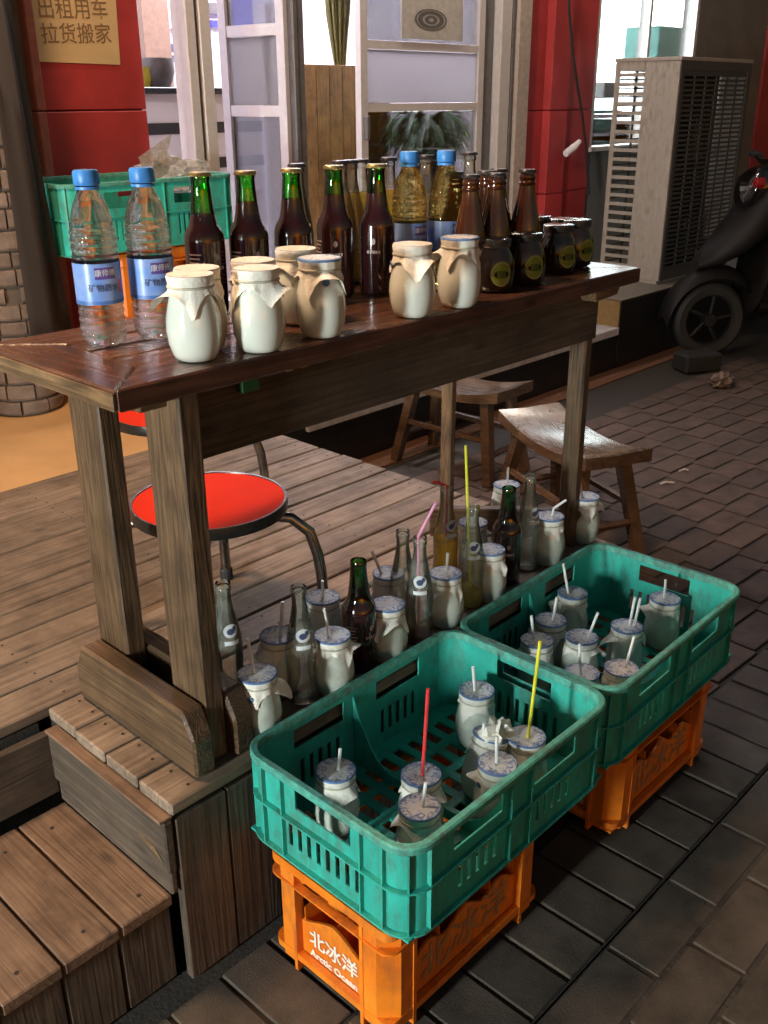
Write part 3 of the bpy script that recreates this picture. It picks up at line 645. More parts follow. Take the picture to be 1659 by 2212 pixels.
bb = obj('notice_board', MB().box(.30, .80, -.030, -.021, 1.39, 1.9), plain('grey notice board', (.42, .39, .36), .5), d2)
m = MB(); n = 28
for k in range(n):
    t0, t1 = 2 * math.pi * k / n, 2 * math.pi * (k + 1) / n
    for ra, rb in ((1.25, 1.12), (1.02, .66), (.5, .2)): m.add([(ra * .105 * math.cos(t), -.0315, 1.485 + ra * .042 * math.sin(t)) for t in (t0, t1)] + [(rb * .105 * math.cos(t), -.0315, 1.485 + rb * .042 * math.sin(t)) for t in (t1, t0)], [(0, 1, 2, 3)])
obj('oval_emblem', m, alud_m, bb, (.53, 0, 0))
# room behind the doors
sbox('room_back_wall', white_m, 1.2, 5.7, 6.4, 6.5, -.01, 3.0); sbox('room_side_wall', white_m, 1.1, 1.2, YF + .11, 6.5, -.01, 3.0); sbox('room_side_wall', white_m, 5.64, 5.7, YF + .12, 6.39, -.01, 3.0)
sbox('room_ceiling', white_m, 1.1, 9.6, YF + .11, 6.5, 3.0, 3.05)
for x in (2.6, 4.3): sbox('ceiling_tube', emit('ceiling tube %g' % x, (.95, .90, 1), 90), x, x + .9, 4.9, 5.15, 2.93, 2.97)
for px0, px1, py0, py1, mt in ((505, 540, -40, 60, bluep_m), (655, 700, 40, 75, bluep_m), (655, 712, 12, 40, wlab_m), (340, 372, 0, 60, plain('pale poster', (.6, .68, .78), .6)), (345, 374, 95, 112, dlab_m), (345, 374, 120, 134, dlab_m), (450, 480, 8, 28, alud_m), (455, 480, 45, 58, bluep_m), (755, 768, 40, 120, bluep_m), (800, 850, -20, 60, bluep_m), (803, 850, 25, 105, alud_m)):
    a, b = onY(px0, py1, 6.38), onY(px1, py0, 6.38); sbox('poster', mt, a.x, b.x, 6.37 - rnd() * .01, 6.398, a.z, b.z)
a, b = onY(320, 170, 5.9), onY(345, -200, 5.9); sbox('inner_post', plain('brown post', (.22, .14, .10), .5), a.x, b.x, 5.9, 6.0, 0, 3.0)
ct = thing('striped_counter', 'white shop counter with black stripes seen through the open doorway', 'counter')
a, b = onY(250, 188, 4.9), onY(560, 188, 4.9); zt_ = a.z
obj('front', MB().box(a.x - .3, b.x, 4.9, 5.4, 0, zt_ - .035), white_m, ct); obj('top', MB().box(a.x - .35, b.x + .02, 4.86, 5.42, zt_ - .033, zt_), black_m, ct, bevel=.004)
for py in (277, 355):
    z = onY(400, py, 4.9).z; obj('stripe', MB().box(a.x - .3, b.x, 4.895, 4.899, z - .03, z + .03), black_m, ct)
for k, (px_, r, h, mt, lb) in enumerate(((352, .10, .15, alud_m, 'dark round pot standing on the striped counter'), (318, .06, .10, plain('yellow bowl', (.6, .5, .05), .4), 'small yellow bowl on the striped counter'))):
    a = onY(px_, 186, 5.0); tag(obj('pot', MB().lathe([(r * .7, 0), (r, h * .5), (r, h), (r * .9, h), (r * .85, h * .4), (.01, .02)], 20, cap1=False), mt, None, (a.x, 5.05, zt_ + .001), smooth=True), lb, 'pot')
a, b = onY(655, 200, 4.35), onY(768, 200, 4.35); zc = onY(700, 137, 4.35).z
cb = thing('slatted_cabinet', 'tan wooden cabinet of upright boards inside the doorway', 'cabinet')
n = 7; w = (b.x - a.x + .3) / n
for k in range(n): board('board', cb, bamboo_m, (a.x + w * (k + .5), 4.36, zc / 2), (zc - .012, w - .004, .02), (0, -math.pi / 2, math.pi / 2), .002)
obj('carcass', MB().box(a.x + .002, a.x + w * n - .002, 4.372, 4.70, 0, zc - .01), bamboo_m, cb)
def leafy(label, c, n, L, w, mats, up, name='potted_plant', pot=None):
    t = thing(name, label, 'plant', c)
    if pot: obj('pot', MB().lathe([(pot * .75, 0), (pot, pot * 1.6), (pot * .9, pot * 1.6), (pot * .8, pot * 1.3)], 24), conc_m, t)
    z0 = pot * 1.5 if pot else 0
    for k in range(n):
        a = 2 * math.pi * rnd(); l = L * (.6 + .5 * rnd()); e = up * (.5 + rnd()); m = MB(); vs = []; fs = []; s = 8
        for i in range(s + 1):
            u = i / s; r = l * (u * .85); z = z0 + l * (e * u - 1.1 * u * u * (.6 + .4 * e)); hw = w * math.sin(math.pi * min(1, .12 + u * .88)) * (1 if u < 1 else .1)
            for q in (-hw, 0, hw): vs.append((r * math.cos(a) - q * math.sin(a), r * math.sin(a) + q * math.cos(a), z - (.3 * hw if q == 0 else 0)))
        for i in range(s):
            for q in range(2): fs.append((i * 3 + q, i * 3 + q + 1, i * 3 + 4 + q, i * 3 + 3 + q))
        obj('leaf', m.add(vs, fs), mats[k % len(mats)], t, smooth=True, angle=60)
    return t
a = onY(880, 300, 4.38)
leafy('bushy potted plant with long arching leaves behind the closed door', (a.x, 4.22, a.z - .20), 240, .50, .017, [leaf_m, paleleaf_m, leaf_m], .75, pot=.16)
obj('plant_stand', MB().lathe([(.2, .0), (.16, .02), (.05, .05), (.05, a.z - .24), (.15, a.z - .21), (.15, a.z - .205)], 20), conc_m, sh, (a.x, 4.22, 0))
a = onY(733, 60, 4.55)
t = thing('dry_bouquet', 'tall bundle of dry olive stalks standing on the tan cabinet', 'plant', (a.x, 4.55, zc - .005))
olv = plain('olive stalk', (.13, .12, .035), .7, var=.5, scale=60)
for k in range(60):
    an, r0 = rnd() * 6.28, .035 * rnd(); r1 = .05 + .06 * rnd(); h = .5 + .5 * rnd()
    obj('stalk', MB().tube([(r0 * math.cos(an), r0 * math.sin(an), 0), ((r0 + r1) * .6 * math.cos(an), (r0 + r1) * .6 * math.sin(an), h * .5), (r1 * math.cos(an), r1 * math.sin(an), h)], [.005, .007, .003], 5), olv, t)

# notice on the red wall
sg = thing('paper_notice', 'cream paper notice with handwritten characters on the red wall', 'notice')
yn = YF - .05
P = [onY(x, y, yn) for x, y in ((81, 133), (260, 140), (246, -60), (50, -60))]
obj('sheet', MB().add([tuple(p) for p in P] + [(p.x, yn + .002, p.z) for p in P], [(0, 1, 2, 3), (7, 6, 5, 4), (0, 4, 5, 1), (1, 5, 6, 2), (2, 6, 7, 3), (3, 7, 4, 0)]), sign_m, sg)
for body, cx, cy, sz in (('出租用车', 158, 22, .078), ('拉货搬家', 166, 76, .078)):
    p = onY(cx, cy, yn); obj('lettering', text_mesh(body, sz, lambda v: Vector((v.x, -.0015, v.y)), .0006), ink_m, sg, (p.x, yn, p.z), (0, rad(-2), 0))

# stone pillar and dark cloth
c = at(76, 885, 0)
pi_ = thing('stone_pillar', 'round pillar of pale fake stone blocks at the left edge', 'pillar', (c.x, c.y + .06, 0)); R = .135
obj('core', MB().lathe([(R - .012, 0), (R - .012, 2.6)], 32), mortar_m, pi_, smooth=True)
z = .004; row = 0
while z < 1.75:
    h = .055 + rnd() * .02; nst = 9; a0 = rnd() * 6
    for k in range(nst):
        a1 = a0 + 2 * math.pi / nst * (1 + (rnd() - .5) * .3); r = R + rnd() * .006; vs = []; s = 5
        for i in range(s + 1):
            t = a0 + .03 + (a1 - a0 - .06) * i / s
            for rr_, zz in ((R - .02, z), (r - .005, z + .002), (r, z + .01), (r, z + h - .014), (r - .005, z + h - .006), (R - .02, z + h - .004)): vs.append((rr_ * math.cos(t), rr_ * math.sin(t), zz))
        m = MB().add(vs, [(i * 6 + q, i * 6 + (q + 1) % 6, (i + 1) * 6 + (q + 1) % 6, (i + 1) * 6 + q) for i in range(s) for q in range(6)] + [tuple(range(6)), tuple(s * 6 + q for q in range(6))[::-1]])
        obj('stone', m, stone_m, pi_)
        a0 = a1 if k < nst - 1 else a0
    z += h; row += 1
yb = c.y - .17
m = MB(); n = 12; vs = []; fs = []
for i in range(n + 1):
    u = i / n
    pl_ = onY(-45 + (72 + 45) * u, -40 + 770 * u, yb); pr_ = onY(33 + (172 - 33) * u, -40 + 770 * u, yb)
    for k in range(7):
        s = k / 6; p = pl_.lerp(pr_, s); off = .02 * math.sin(s * 9 + u) + .06 * s * s
        vs.append((p.x, p.y + off, p.z))
for i in range(n):
    for k in range(6): fs.append((i * 7 + k, i * 7 + k + 1, i * 7 + k + 8, i * 7 + k + 7))
o = obj('hanging_cloth', m.add(vs, fs), cloth_m, smooth=True, angle=70)
sd = o.modifiers.new('thickness', 'SOLIDIFY'); sd.thickness = .004
tag(o, 'dark brown cloth hanging down over the stone pillar', 'cloth')

# crates stacked against the wall
for k, lb in enumerate(('orange bottle crate at the bottom of the stack by the red wall', 'orange bottle crate holding up the green crate by the red wall')):
    orange_crate(lb, (2.27, 3.46, .001 + k * .281), .50, .30, .279, 'orange crates by the red wall', printing=(k == 1))
green_crate('large green crate stuffed with plastic bags by the red wall', (2.215, 3.50, .563), .755, .40, .262, None, False)
def crumple(name, label, c, size, mat, seed, cat='bag'):
    rr = random.Random(seed); me = bpy.data.meshes.new(name); bm = bmesh.new(); bmesh.ops.create_icosphere(bm, subdivisions=3, radius=1)
    for v in bm.verts:
        k = .62 + .5 * rr.random() + .25 * math.sin(v.co.x * 6 + seed) * math.cos(v.co.y * 7)
        v.co = Vector((v.co.x * size[0] * k, v.co.y * size[1] * k, max(-.4, v.co.z) * size[2] * k))
    bm.to_mesh(me); bm.free()
    return tag(obj(name, me, mat, None, c), label, cat)
crumple('plastic_bag', 'crumpled pale plastic bag on top of the green crate by the wall', (2.43, 3.48, .80), (.16, .12, .10), bag_m, 3)
a = [onY(x, y, 3.5) for x, y in ((318, 392), (300, 340), (372, 288), (345, 392))]
tag(obj('plastic_film', MB().add([tuple(p) for p in a] + [(p.x, 3.503, p.z) for p in a], [(0, 1, 2, 3), (7, 6, 5, 4), (0, 4, 5, 1), (1, 5, 6, 2), (2, 6, 7, 3), (3, 7, 4, 0)]), bag_m), 'clear plastic film sticking up from the green crate by the wall', 'plastic film')

# ------------------------------------------------------------------ outdoor unit
ac = thing('air_conditioner', 'tall beige outdoor air conditioner unit with side louvres', 'air conditioner', (5.72, 3.03, .005))
AH, AD, AW = 1.29, .43, .95
obj('side_panel', MB().box(0, .012, 0, .23, .02, AH), acbeige_m, ac, bevel=.002)
obj('side_frame', MB().box(0, .012, .40, AD, .02, AH).box(0, .012, .231, .399, AH - .05, AH).box(0, .012, .231, .399, .02, .05), acbeige_m, ac)
for k in range(22): obj('louvre', MB().box(0, .01, .231, .399, .085 + k * .0535, .105 + k * .0535), acbeige_m, ac)
obj('front_frame', MB().box(.013, AW, -.004, .012, .02, .08).box(.013, AW, -.004, .012, AH - .05, AH).box(.013, .05, -.004, .012, .081, AH - .051).box(AW - .05, AW, -.004, .012, .081, AH - .051), plain('dark unit front', (.06, .055, .052), .7), ac)
obj('front_grille', holed(AW - .1, AH - .131, .006, [(.02 + i * .14, .145 + i * .14, .02 + k * .028, .036 + k * .028) for i in range(6) for k in range(40)]), acdark_m, ac, (.05, 0, .081))
obj('grille_blind', MB().box(.225, AW - .02, .20, .22, .03, AH - .01), acdark_m, ac)  # dark sheet added to block bright light showing through the front grille
for z in (.33, .93):
    f = obj('fan', MB().lathe([(.05, 0), (.05, .03)], 16), acdark_m, ac, (AW / 2, .10, z), (math.pi / 2, 0, 0))
    for k in range(3):
        t = k * 2.094; obj('blade', MB().add([(.04 * math.cos(t), .04 * math.sin(t), .0), (.22 * math.cos(t + .1), .22 * math.sin(t + .1), -.02), (.22 * math.cos(t + .9), .22 * math.sin(t + .9), .03), (.04 * math.cos(t + .9), .04 * math.sin(t + .9), .02)], [(0, 1, 2, 3)]), acdark_m, f)
obj('back_grille', holed(AW - .04, AH - .05, .004, [(.02 + i * .22, .22 + i * .22, .02 + k * .05, .062 + k * .05) for i in range(4) for k in range(24)]), acdark_m, ac, (.02, AD - .006, .03))
obj('top_panel', MB().box(-.006, AW + .006, -.008, AD + .006, AH + .001, AH + .022), acbeige_m, ac, bevel=.003); obj('base_panel', MB().box(0, AW, .013, AD - .007, .0, .019), acbeige_m, ac)
obj('far_side', MB().box(AW - .012, AW, .013, AD - .007, .02, AH), acbeige_m, ac)
# cable with a white plug hanging on the red wall
p = [onY(x, y, YF - .12) for x, y in ((1227, -60), (1230, 30), (1238, 120), (1248, 190), (1258, 250), (1266, 320), (1272, 420))]
cbl = obj('cable', MB().tube(p, .009, 6), rubber_m, smooth=True); tag(cbl, 'thin dark cable hanging down the red wall beside the window', 'cable')
p = [onY(x, y, YF - .13) for x, y in ((1222, 332), (1240, 318), (1252, 305))]
pg = tag(obj('plug', MB().tube(p, [.022, .024, .014], 8), white_m, smooth=True), 'white plug dangling on the cable by the red wall', 'plug')

# ------------------------------------------------------------------ parked scooter at the right edge
sc = thing('motor_scooter', 'dark motor scooter parked in the shade at the right edge', 'scooter', (5.77, 2.69, G + .002), (0, 0, rad(-38)))
sc.scale = (1.1, 1.1, 1.1)
def wheel(x):
    w = obj('wheel', MB().lathe([(.145, -.03), (.185, -.04), (.205, -.022), (.208, 0), (.205, .022), (.185, .04), (.145, .03)], 36, cap0=False, cap1=False), blacktyre_m, sc, (x, 0, .21), (math.pi / 2, 0, 0), smooth=True)
    obj('rim', MB().lathe([(.148, -.022), (.135, -.015), (.135, .015), (.148, .022)], 36, cap0=False, cap1=False).lathe([(.035, -.03), (.035, .03)], 14), dkmetal_m, w)
    for k in range(5): t = k * 1.2566; obj('spoke', MB().tube([(.03 * math.cos(t), .03 * math.sin(t), 0), (.14 * math.cos(t + .15), .14 * math.sin(t + .15), 0)], .011, 6), dkmetal_m, w)
wheel(0); wheel(1.18)
def loft(n, secs, mat, seg=16, p=sc):
    vs = []; fs = []
    for (x, z, hw, hh) in secs:
        for i in range(seg):
            t = 2 * math.pi * i / seg; vs.append((x, hw * math.copysign(abs(math.cos(t)) ** .7, math.cos(t)), z + hh * math.copysign(abs(math.sin(t)) ** .7, math.sin(t))))
    for k in range(len(secs) - 1):
        for i in range(seg): j = (i + 1) % seg; fs.append((k * seg + i, k * seg + j, (k + 1) * seg + j, (k + 1) * seg + i))
    fs += [tuple(range(seg))[::-1], tuple((len(secs) - 1) * seg + i for i in range(seg))]
    return obj(n, MB().add(vs, fs), mat, p, smooth=True, angle=50)
m = MB(); vs = []; fs = []; ns = 18
for i in range(ns + 1):
    t = rad(5 + 150 * i / ns); r = .25 + .02 * math.sin(t)
    for q in (-.075, -.06, 0, .06, .075): vs.append((r * math.cos(t) * 1.1 * -1, q, .21 + r * math.sin(t) * 1.15 - (abs(q) > .05) * .03 - (abs(q) > .07) * .04))
for i in range(ns):
    for q in range(4): fs.append((i * 5 + q, i * 5 + q + 1, i * 5 + q + 6, i * 5 + q + 5))
obj('fender', m.add(vs, fs), scoot_m, sc, smooth=True, angle=60)
loft('front_cowl', [(-.12, .52, .05, .03), (-.02, .58, .12, .07), (.10, .68, .17, .11), (.20, .80, .19, .16), (.30, .92, .17, .14), (.36, .98, .10, .08)], scoot_m)
loft('leg_shield', [(.20, .35, .16, .10), (.24, .55, .20, .16), (.30, .75, .20, .14), (.34, .90, .16, .10)], scoot_m)
loft('floor_board', [(.22, .30, .15, .05), (.5, .28, .15, .04), (.78, .30, .15, .06)], scoot_m)
loft('body', [(.70, .40, .12, .12), (.85, .55, .17, .16), (1.1, .60, .18, .14), (1.4, .66, .12, .08), (1.5, .70, .05, .03)], scoot_m)
loft('seat', [(.68, .74, .10, .03), (.85, .77, .15, .05), (1.2, .80, .15, .05), (1.42, .84, .09, .04)], rubber_m)
hl = loft('headlight', [(.09, .88, .06, .05), (.11, .90, .10, .085), (.16, .92, .12, .10), (.24, .94, .12, .10)], thin_glass('headlight glass', (.8, .82, .85), refl=.8, base=.05))
obj('reflector', MB().lathe([(.01, 0), (.06, .03), (.085, .07)], 20, cap1=False), chrome_m, hl, (.20, 0, .92), (0, rad(-90), 0)); obj('indicator', MB().lathe([(.03, 0), (.028, .04), (.01, .05)], 14), redlens_m, hl, (.16, -.10, .95), (0, rad(-90), 0))
obj('handlebar', MB().tube([(.34, -.33, 1.06), (.30, -.2, 1.04), (.30, .2, 1.04), (.34, .33, 1.06)], .016, 10), chrome_m, sc, smooth=True)
for s in (-1, 1): obj('grip', MB().tube([(.345, s * .30, 1.061), (.36, s * .43, 1.07)], .02, 10), rubber_m, sc, smooth=True)
obj('stand', MB().tube([(.6, -.12, .24), (.62, -.26, .0)], .012, 8), chrome_m, sc)
a = at(1503, 800, G)
tag(obj('dark_box', MB().box(-.12, .12, -.08, .08, 0, .11).mesh('dark_box', bevel=.012), rubber_m, None, (a.x, a.y, G + .003), (0, 0, rad(-30))), 'small dark box lying on the paving near the scooter wheel', 'box')
crumple('stone_lump', 'pale brown lump of stone on the paving right of the dark box', tuple(at(1558, 835, G) + Vector((0, 0, .03))), (.085, .06, .055), stone_m, 9, 'stone')
for k, (x, y, lb) in enumerate(((1440, 1048, 'curled scrap of paper lying on the brick paving'), (1480, 1020, 'tiny pale scrap on the paving behind the curled scrap'))):
    a = at(x, y, G); tag(obj('paper_scrap', MB().tube([(-.03, 0, 0), (0, .008, .004), (.035 - k * .02, 0, .0)], .004, 5), paper_m, None, (a.x, a.y, G + .008), (0, 0, -.6)), lb, 'litter')

# ------------------------------------------------------------------ yogurt jars
JH = .129
JP = [(.027, 0), (.031, .002), (.035, .009), (.040, .025), (.0425, .045), (.0415, .062), (.038, .080), (.0345, .093), (.0325, .102), (.0325, .108), (.0345, .113), (.0348, .120), (.033, .123)]
def jr(z):
    for (r0, z0), (r1, z1) in zip(JP, JP[1:]):
        if z0 <= z <= z1: return r0 + (r1 - r0) * (z - z0) / (z1 - z0)
    return JP[-1][0]
JBODY = MB().lathe(JP, 36).mesh('jar_body', smooth=True)
JFILL = MB().lathe([(r - .003, max(z, .003)) for r, z in JP if z < .095], 28).mesh('yogurt', smooth=True)
def cover_mesh(seed, torn):
    rr = random.Random(seed); n = 64; m = MB(); rings = []; ph = [rr.random() * 6 for _ in range(4)]
    lift = [(.010 + .014 * rr.random(), rr.random() * 6.28) for _ in range(2)]
    for i in range(n):
        t = 2 * math.pi * i / n
        sq = 1 / max(abs(math.cos(t + ph[0])), abs(math.sin(t + ph[0])))          # a square sheet: long at its corners
        plt = math.cos(9 * t + ph[1]) + .6 * math.cos(15 * t + ph[2])
        L = (.011 + .078 * (sq - 1)) * (1 + .15 * math.cos(3 * t + ph[3])); k = 1 + (.2 if torn else 0)
        col = [(.0352, JH - .0006), (.0362, JH - .004), (.0352 + .0003 * plt, JH - .010), (.0343 + .0004 * plt, .112)]
        for j in range(1, 5):
            u = j / 4; z = .112 - L * u
            fl = .0014 + .0022 * u * k * (1 + .7 * plt) + sum(a * max(0, math.cos(t - b)) ** 10 * u * u for a, b in lift)
            col.append((jr(max(z, .02)) + max(.0012, fl), z))
        rings.append([(r * math.cos(t), r * math.sin(t), z) for r, z in col])
    nc = len(rings[0]); vs = [p for c in rings for p in c]; fs = []
    for i in range(n):
        j = (i + 1) % n
        for k in range(nc - 1): fs.append((i * nc + k, j * nc + k, j * nc + k + 1, i * nc + k + 1))
    return m.add(vs, fs).mesh('paper_skirt', smooth=True, angle=60)
def top_mesh(seed, torn):
    rr = random.Random(seed); n = 36; m = MB(); vs = [(0, 0, JH + (-.003 if torn else .0002))]; fs = []
    for k, r in enumerate((.012, .024, .0351)):
        for i in range(n): t = 2 * math.pi * i / n; vs.append((r * math.cos(t), r * math.sin(t), JH + (rr.random() - .5) * .0012 * (k < 2) - (.0022 if torn and k == 0 else 0)))
    for i in range(n):
        j = (i + 1) % n; fs.append((0, 1 + i, 1 + j))
        for k in range(2): fs.append((1 + k * n + i, 1 + (k + 1) * n + i, 1 + (k + 1) * n + j, 1 + k * n + j))
    return m.add(vs, fs).mesh('paper_top', smooth=True, angle=60)
COV = [(cover_mesh(k, k % 2), top_mesh(k, k % 2)) for k in range(6)]
for sk, tp in COV:
    sk.materials.append(paper_m)
PRT = [tp.copy() for _, tp in COV]; PALE = [tp.copy() for _, tp in COV]
for p in PRT: p.materials.append(print_m)
for p in PALE: p.materials.append(printpale_m)
RIM = MB().lathe([(.0353, JH - .0045), (.0368, JH - .003), (.0366, JH - .0008), (.035, JH + .0006)], 36, cap0=False, cap1=False).mesh('rim_print', smooth=True); RIM.materials.append(band_m)
RUB = MB().lathe([(.0348, .1095), (.0362, .1105), (.0362, .1125), (.0348, .1135)], 30, cap0=False, cap1=False).mesh('rubber_band', smooth=True); RUB.materials.append(plain('rubber band', (.45, .42, .34), .6))
DOT = MB().lathe([(.0062, 0), (.0062, .0006)], 18).mesh('emblem'); DOT.materials.append(band_m)
def jar(label, loc, full, k, rz, group, pale=None, tilt=(0, 0)):
    t = thing('yogurt_jar', label, 'jar', loc, (tilt[0], tilt[1], rz), group)
    obj('jar_body', JBODY.copy() if full and not JBODY.materials else JB[full], None, t)
    if not full: obj('yogurt', JFILL_E, None, t)
    k %= 6; sk, _ = COV[k]
    obj('paper_skirt', sk, None, t); obj('paper_top', (PALE if (pale if pale is not None else full) else PRT)[k], None, t)
    if not (pale if pale is not None else full): obj('rim_print', RIM, None, t)
    obj('rubber_band', RUB, None, t)
    if k % 2 == 0:
        a = k * 1.1 + .4; obj('emblem', DOT, None, t, ((jr(.094) + .0046) * math.cos(a), (jr(.094) + .0046) * math.sin(a), .094), (0, math.pi / 2 + .1, a))
    return t
JB = {True: JBODY.copy(), False: JBODY.copy()}; JB[True].materials.append(yog_m); JB[False].materials.append(empty_m)
JBODY.materials.append(yog_m)
JFILL_E = MB().lathe([(.024, .004), (.032, .006), (.037, .025), (.0385, .040), (.034, .042), (.001, .040)], 28).mesh('yogurt', smooth=True); JFILL_E.materials.append(plain('yogurt left in jar', (.62, .66, .58), .4))

def straw(label, base, tip, col, bend=None):
    pts = [base, tip] if bend is None else [base, bend, tip]
    pts = [Vector(p) for p in pts]; full = []
    for a, b in zip(pts, pts[1:]): full += [a.lerp(b, i / 4) for i in range(4)]
    full.append(pts[-1]); n = len(full)
    full = [p + Vector((0, 0, 0)) for p in full]
    return tag(obj('drinking_straw', MB().tube([p - full[0] for p in full], .0032, 8), straw_m[col], None, tuple(full[0]), smooth=True), label, 'straw', 'drinking straws')
def face(c, x, y):               # pixel onto the upright plane through c that faces the camera
    d = ray(x, y); n = Vector((_f.x, _f.y, 0)); return CAMLOC + d * ((Vector(c) - CAMLOC).dot(n) / d.dot(n))
GJ = {'t': 'yogurt jars on the table', 'd': 'used yogurt jars on the deck', 'c': 'used yogurt jars in the crates'}
k = 0
for x, y, lb, base in (
    (425, 776, 'large-looking white yogurt jar nearest the table corner, paper skirt spread', True),
    (415, 590, 'jar whose pale paper lid shows above the nearest corner jar', False),
    (563, 757, 'white yogurt jar with blue round emblem on its paper, second along the table edge', True),
    (540, 572, 'jar with cream paper lid half hidden behind the blue emblem jar', False),
    (695, 726, 'yogurt jar with blue printed lid, third along the table edge', True),
    (645, 697, 'yogurt jar in brown shade just behind the third jar on the edge', True),
    (890, 683, 'yogurt jar fourth along the table edge, shaded on its left half', True),
    (990, 662, 'yogurt jar with blue folded paper, last before the dark honey jars', True)):
    p = at(x, y, ZT) if base else at(x, y, ZT + JH)
    if not base: p = p + Vector((.022, .022, 0)) + Vector((.01, .01, 0))
    jar(lb, (p.x, p.y, ZT + .0015), True, k, 1.3 * k + .5, GJ['t'], pale=(k not in (4, 7))); k += 1

DJ = [(555, 1455, (535, 1380), 'white', 'brightly lit jar beside the table foot, corner of the deck'),
      (600, 1372, (610, 1300), 'white', 'jar with blue lid just left of the second clear bottle'),
      (697, 1290, (697, 1255), 'white', 'jar with blue lid behind the second clear bottle, farthest from the edge'),
      (718, 1372, (700, 1315), 'white', 'jar with blue emblem between second clear bottle and green plum bottle'),
      (838, 1305, None, None, 'jar without straw to the right of the green plum bottle'),
      (840, 1238, (803, 1190), 'white', 'jar with leaning straw behind the green plum bottle, near the deck middle'),
      (963, 1238, (967, 1195), 'white', 'jar between the pink straw bottle and the yellow straw bottle'),
      (1022, 1128, (1030, 1090), 'white', 'jar mostly hidden behind the yellow straw bottle'),
      (1058, 1187, None, None, 'jar without straw right of the yellow straw bottle'),
      (1095, 1047, (1098, 1010), 'white', 'pale jar standing behind the far plum bottle'),
      (1188, 1115, (1223, 1080), 'white', 'jar with bent straw near the far end of the deck edge'),
      (1265, 1072, (1252, 1035), 'white', 'jar alone at the far corner of the deck edge')]
for x, y, tip, col, lb in DJ:
    p = at(x, y, JH); jar(lb, (p.x, p.y, .0015), False, k, k * 1.7, GJ['d']); k += 1
    if tip:
        b = Vector((p.x, p.y, JH - .045)); e = face(p, *tip); bend = None
        if x == 1188: bend = face(p, 1196, 1098)
        straw('white straw in the ' + lb.replace('with blue lid ', '').replace('with leaning straw ', '').replace('with bent straw ', '').replace('with blue emblem ', ''), b, e, col, bend)
CJ = [('A', 725, 1663, (735, 1618), 'white', 'jar alone at the near left of the front green crate'),
      ('A', 910, 1672, (925, 1488), 'red', 'jar holding the long red straw in the front green crate'),
      ('A', 907, 1742, (920, 1690), 'white', 'jar closest to the near wall of the front green crate'),
      ('A', 1030, 1490, (1022, 1440), 'white', 'jar at the far wall of the front green crate'),
      ('A', 1040, 1597, (1046, 1562), 'white', 'leaning jar with torn crumpled paper in the front green crate'),
      ('A', 1138, 1590, (1167, 1385), 'yellow', 'jar holding the long yellow straw in the front green crate'),
      ('A', 1075, 1648, (1073, 1590), 'white', 'blue-lidded jar by the long wall of the front green crate'),
      ('B', 1237, 1280, (1217, 1218), 'white', 'jar at the back left corner of the rear green crate'),
      ('B', 1437, 1292, (1438, 1252), 'white', 'jar at the far end wall of the rear green crate'),
      ('B', 1190, 1338, (1203, 1290), 'white', 'jar second from the back left in the rear green crate'),
      ('B', 1160, 1382, (1148, 1330), 'white', 'dark jar low beside the near wall of the rear green crate'),
      ('B', 1257, 1375, (1292, 1323), 'white', 'middle jar of the rear green crate with slanting straw'),
      ('B', 1355, 1352, (1372, 1290), 'white', 'jar with two straws in the rear green crate'),
      ('B', 1258, 1452, (1252, 1392), 'white', 'jar peeping over the near rim of the rear green crate'),
      ('B', 1343, 1442, (1370, 1375), 'white', 'jar by the long street side wall of the rear green crate')]
for cr_, x, y, tip, col, lb in CJ:
    p = at(x, y, CB + .014 + JH); tl = (0, 0)
    if 'leaning' in lb: tl = (.0, -.24)
    if 'far end wall' in lb: p.x = min(p.x, 1.978)
    jar(lb, (p.x, p.y, CB + .0145), False, k, k * 1.7, GJ['c'], tilt=tl); k += 1
    b = Vector((p.x, p.y, CB + .014 + JH - .05))
    straw('%s straw in the %s' % (col, lb.replace(' with slanting straw', '').replace('holding the long red straw ', 'at the middle ').replace('holding the long yellow straw ', 'at the street side ').replace('jar with two straws', 'two-straw jar')), b, face(p, *tip), col)
    if 'two straws' in lb: straw('second white straw beside the first in the two-straw jar', b + Vector((.008, -.008, 0)), face(p, 1383, 1292), col)
p = at(1040, 1585, CB + .15)
crumple('torn_paper', 'torn crumpled paper cover beside the leaning jar in the front crate', (p.x + .02, p.y - .02, CB + .155), (.035, .026, .026), paper_m, 5, 'paper')

# ------------------------------------------------------------------ bottles
def lat(name, prof, mat, n=36, **kw):
    me = MB().lathe(prof, n, **kw).mesh(name, smooth=True); me.materials.append(mat); return me
def wrap(me, r, z, a0):           # bend flat writing round a bottle
    for v in me.vertices:
        a = a0 + v.co.x / r; y = v.co.y; v.co = Vector((r * math.cos(a), r * math.sin(a), z + y))
    return me
def patch(name, r, a0, a1, z0, z1, mat, n=10, oval=False):
    m = MB()
    if oval:
        k = 28; vs = [(r * math.cos((a0 + a1) / 2), r * math.sin((a0 + a1) / 2), (z0 + z1) / 2)]
        for i in range(k): t = 2 * math.pi * i / k; a = (a0 + a1) / 2 + (a1 - a0) / 2 * math.cos(t); vs.append((r * math.cos(a), r * math.sin(a), (z0 + z1) / 2 + (z1 - z0) / 2 * math.sin(t)))
        m.add(vs, [(0, 1 + i, 1 + (i + 1) % k) for i in range(k)])
    else:
        vs = []
        for i in range(n + 1): a = a0 + (a1 - a0) * i / n; vs += [(r * math.cos(a), r * math.sin(a), z0), (r * math.cos(a), r * math.sin(a), z1)]
        m.add(vs, [(2 * i, 2 * i + 2, 2 * i + 3, 2 * i + 1) for i in range(n)])
    me = m.mesh(name, smooth=True); me.materials.append(mat); return me
CA = YAW + math.pi               # the side of a thing that faces the camera
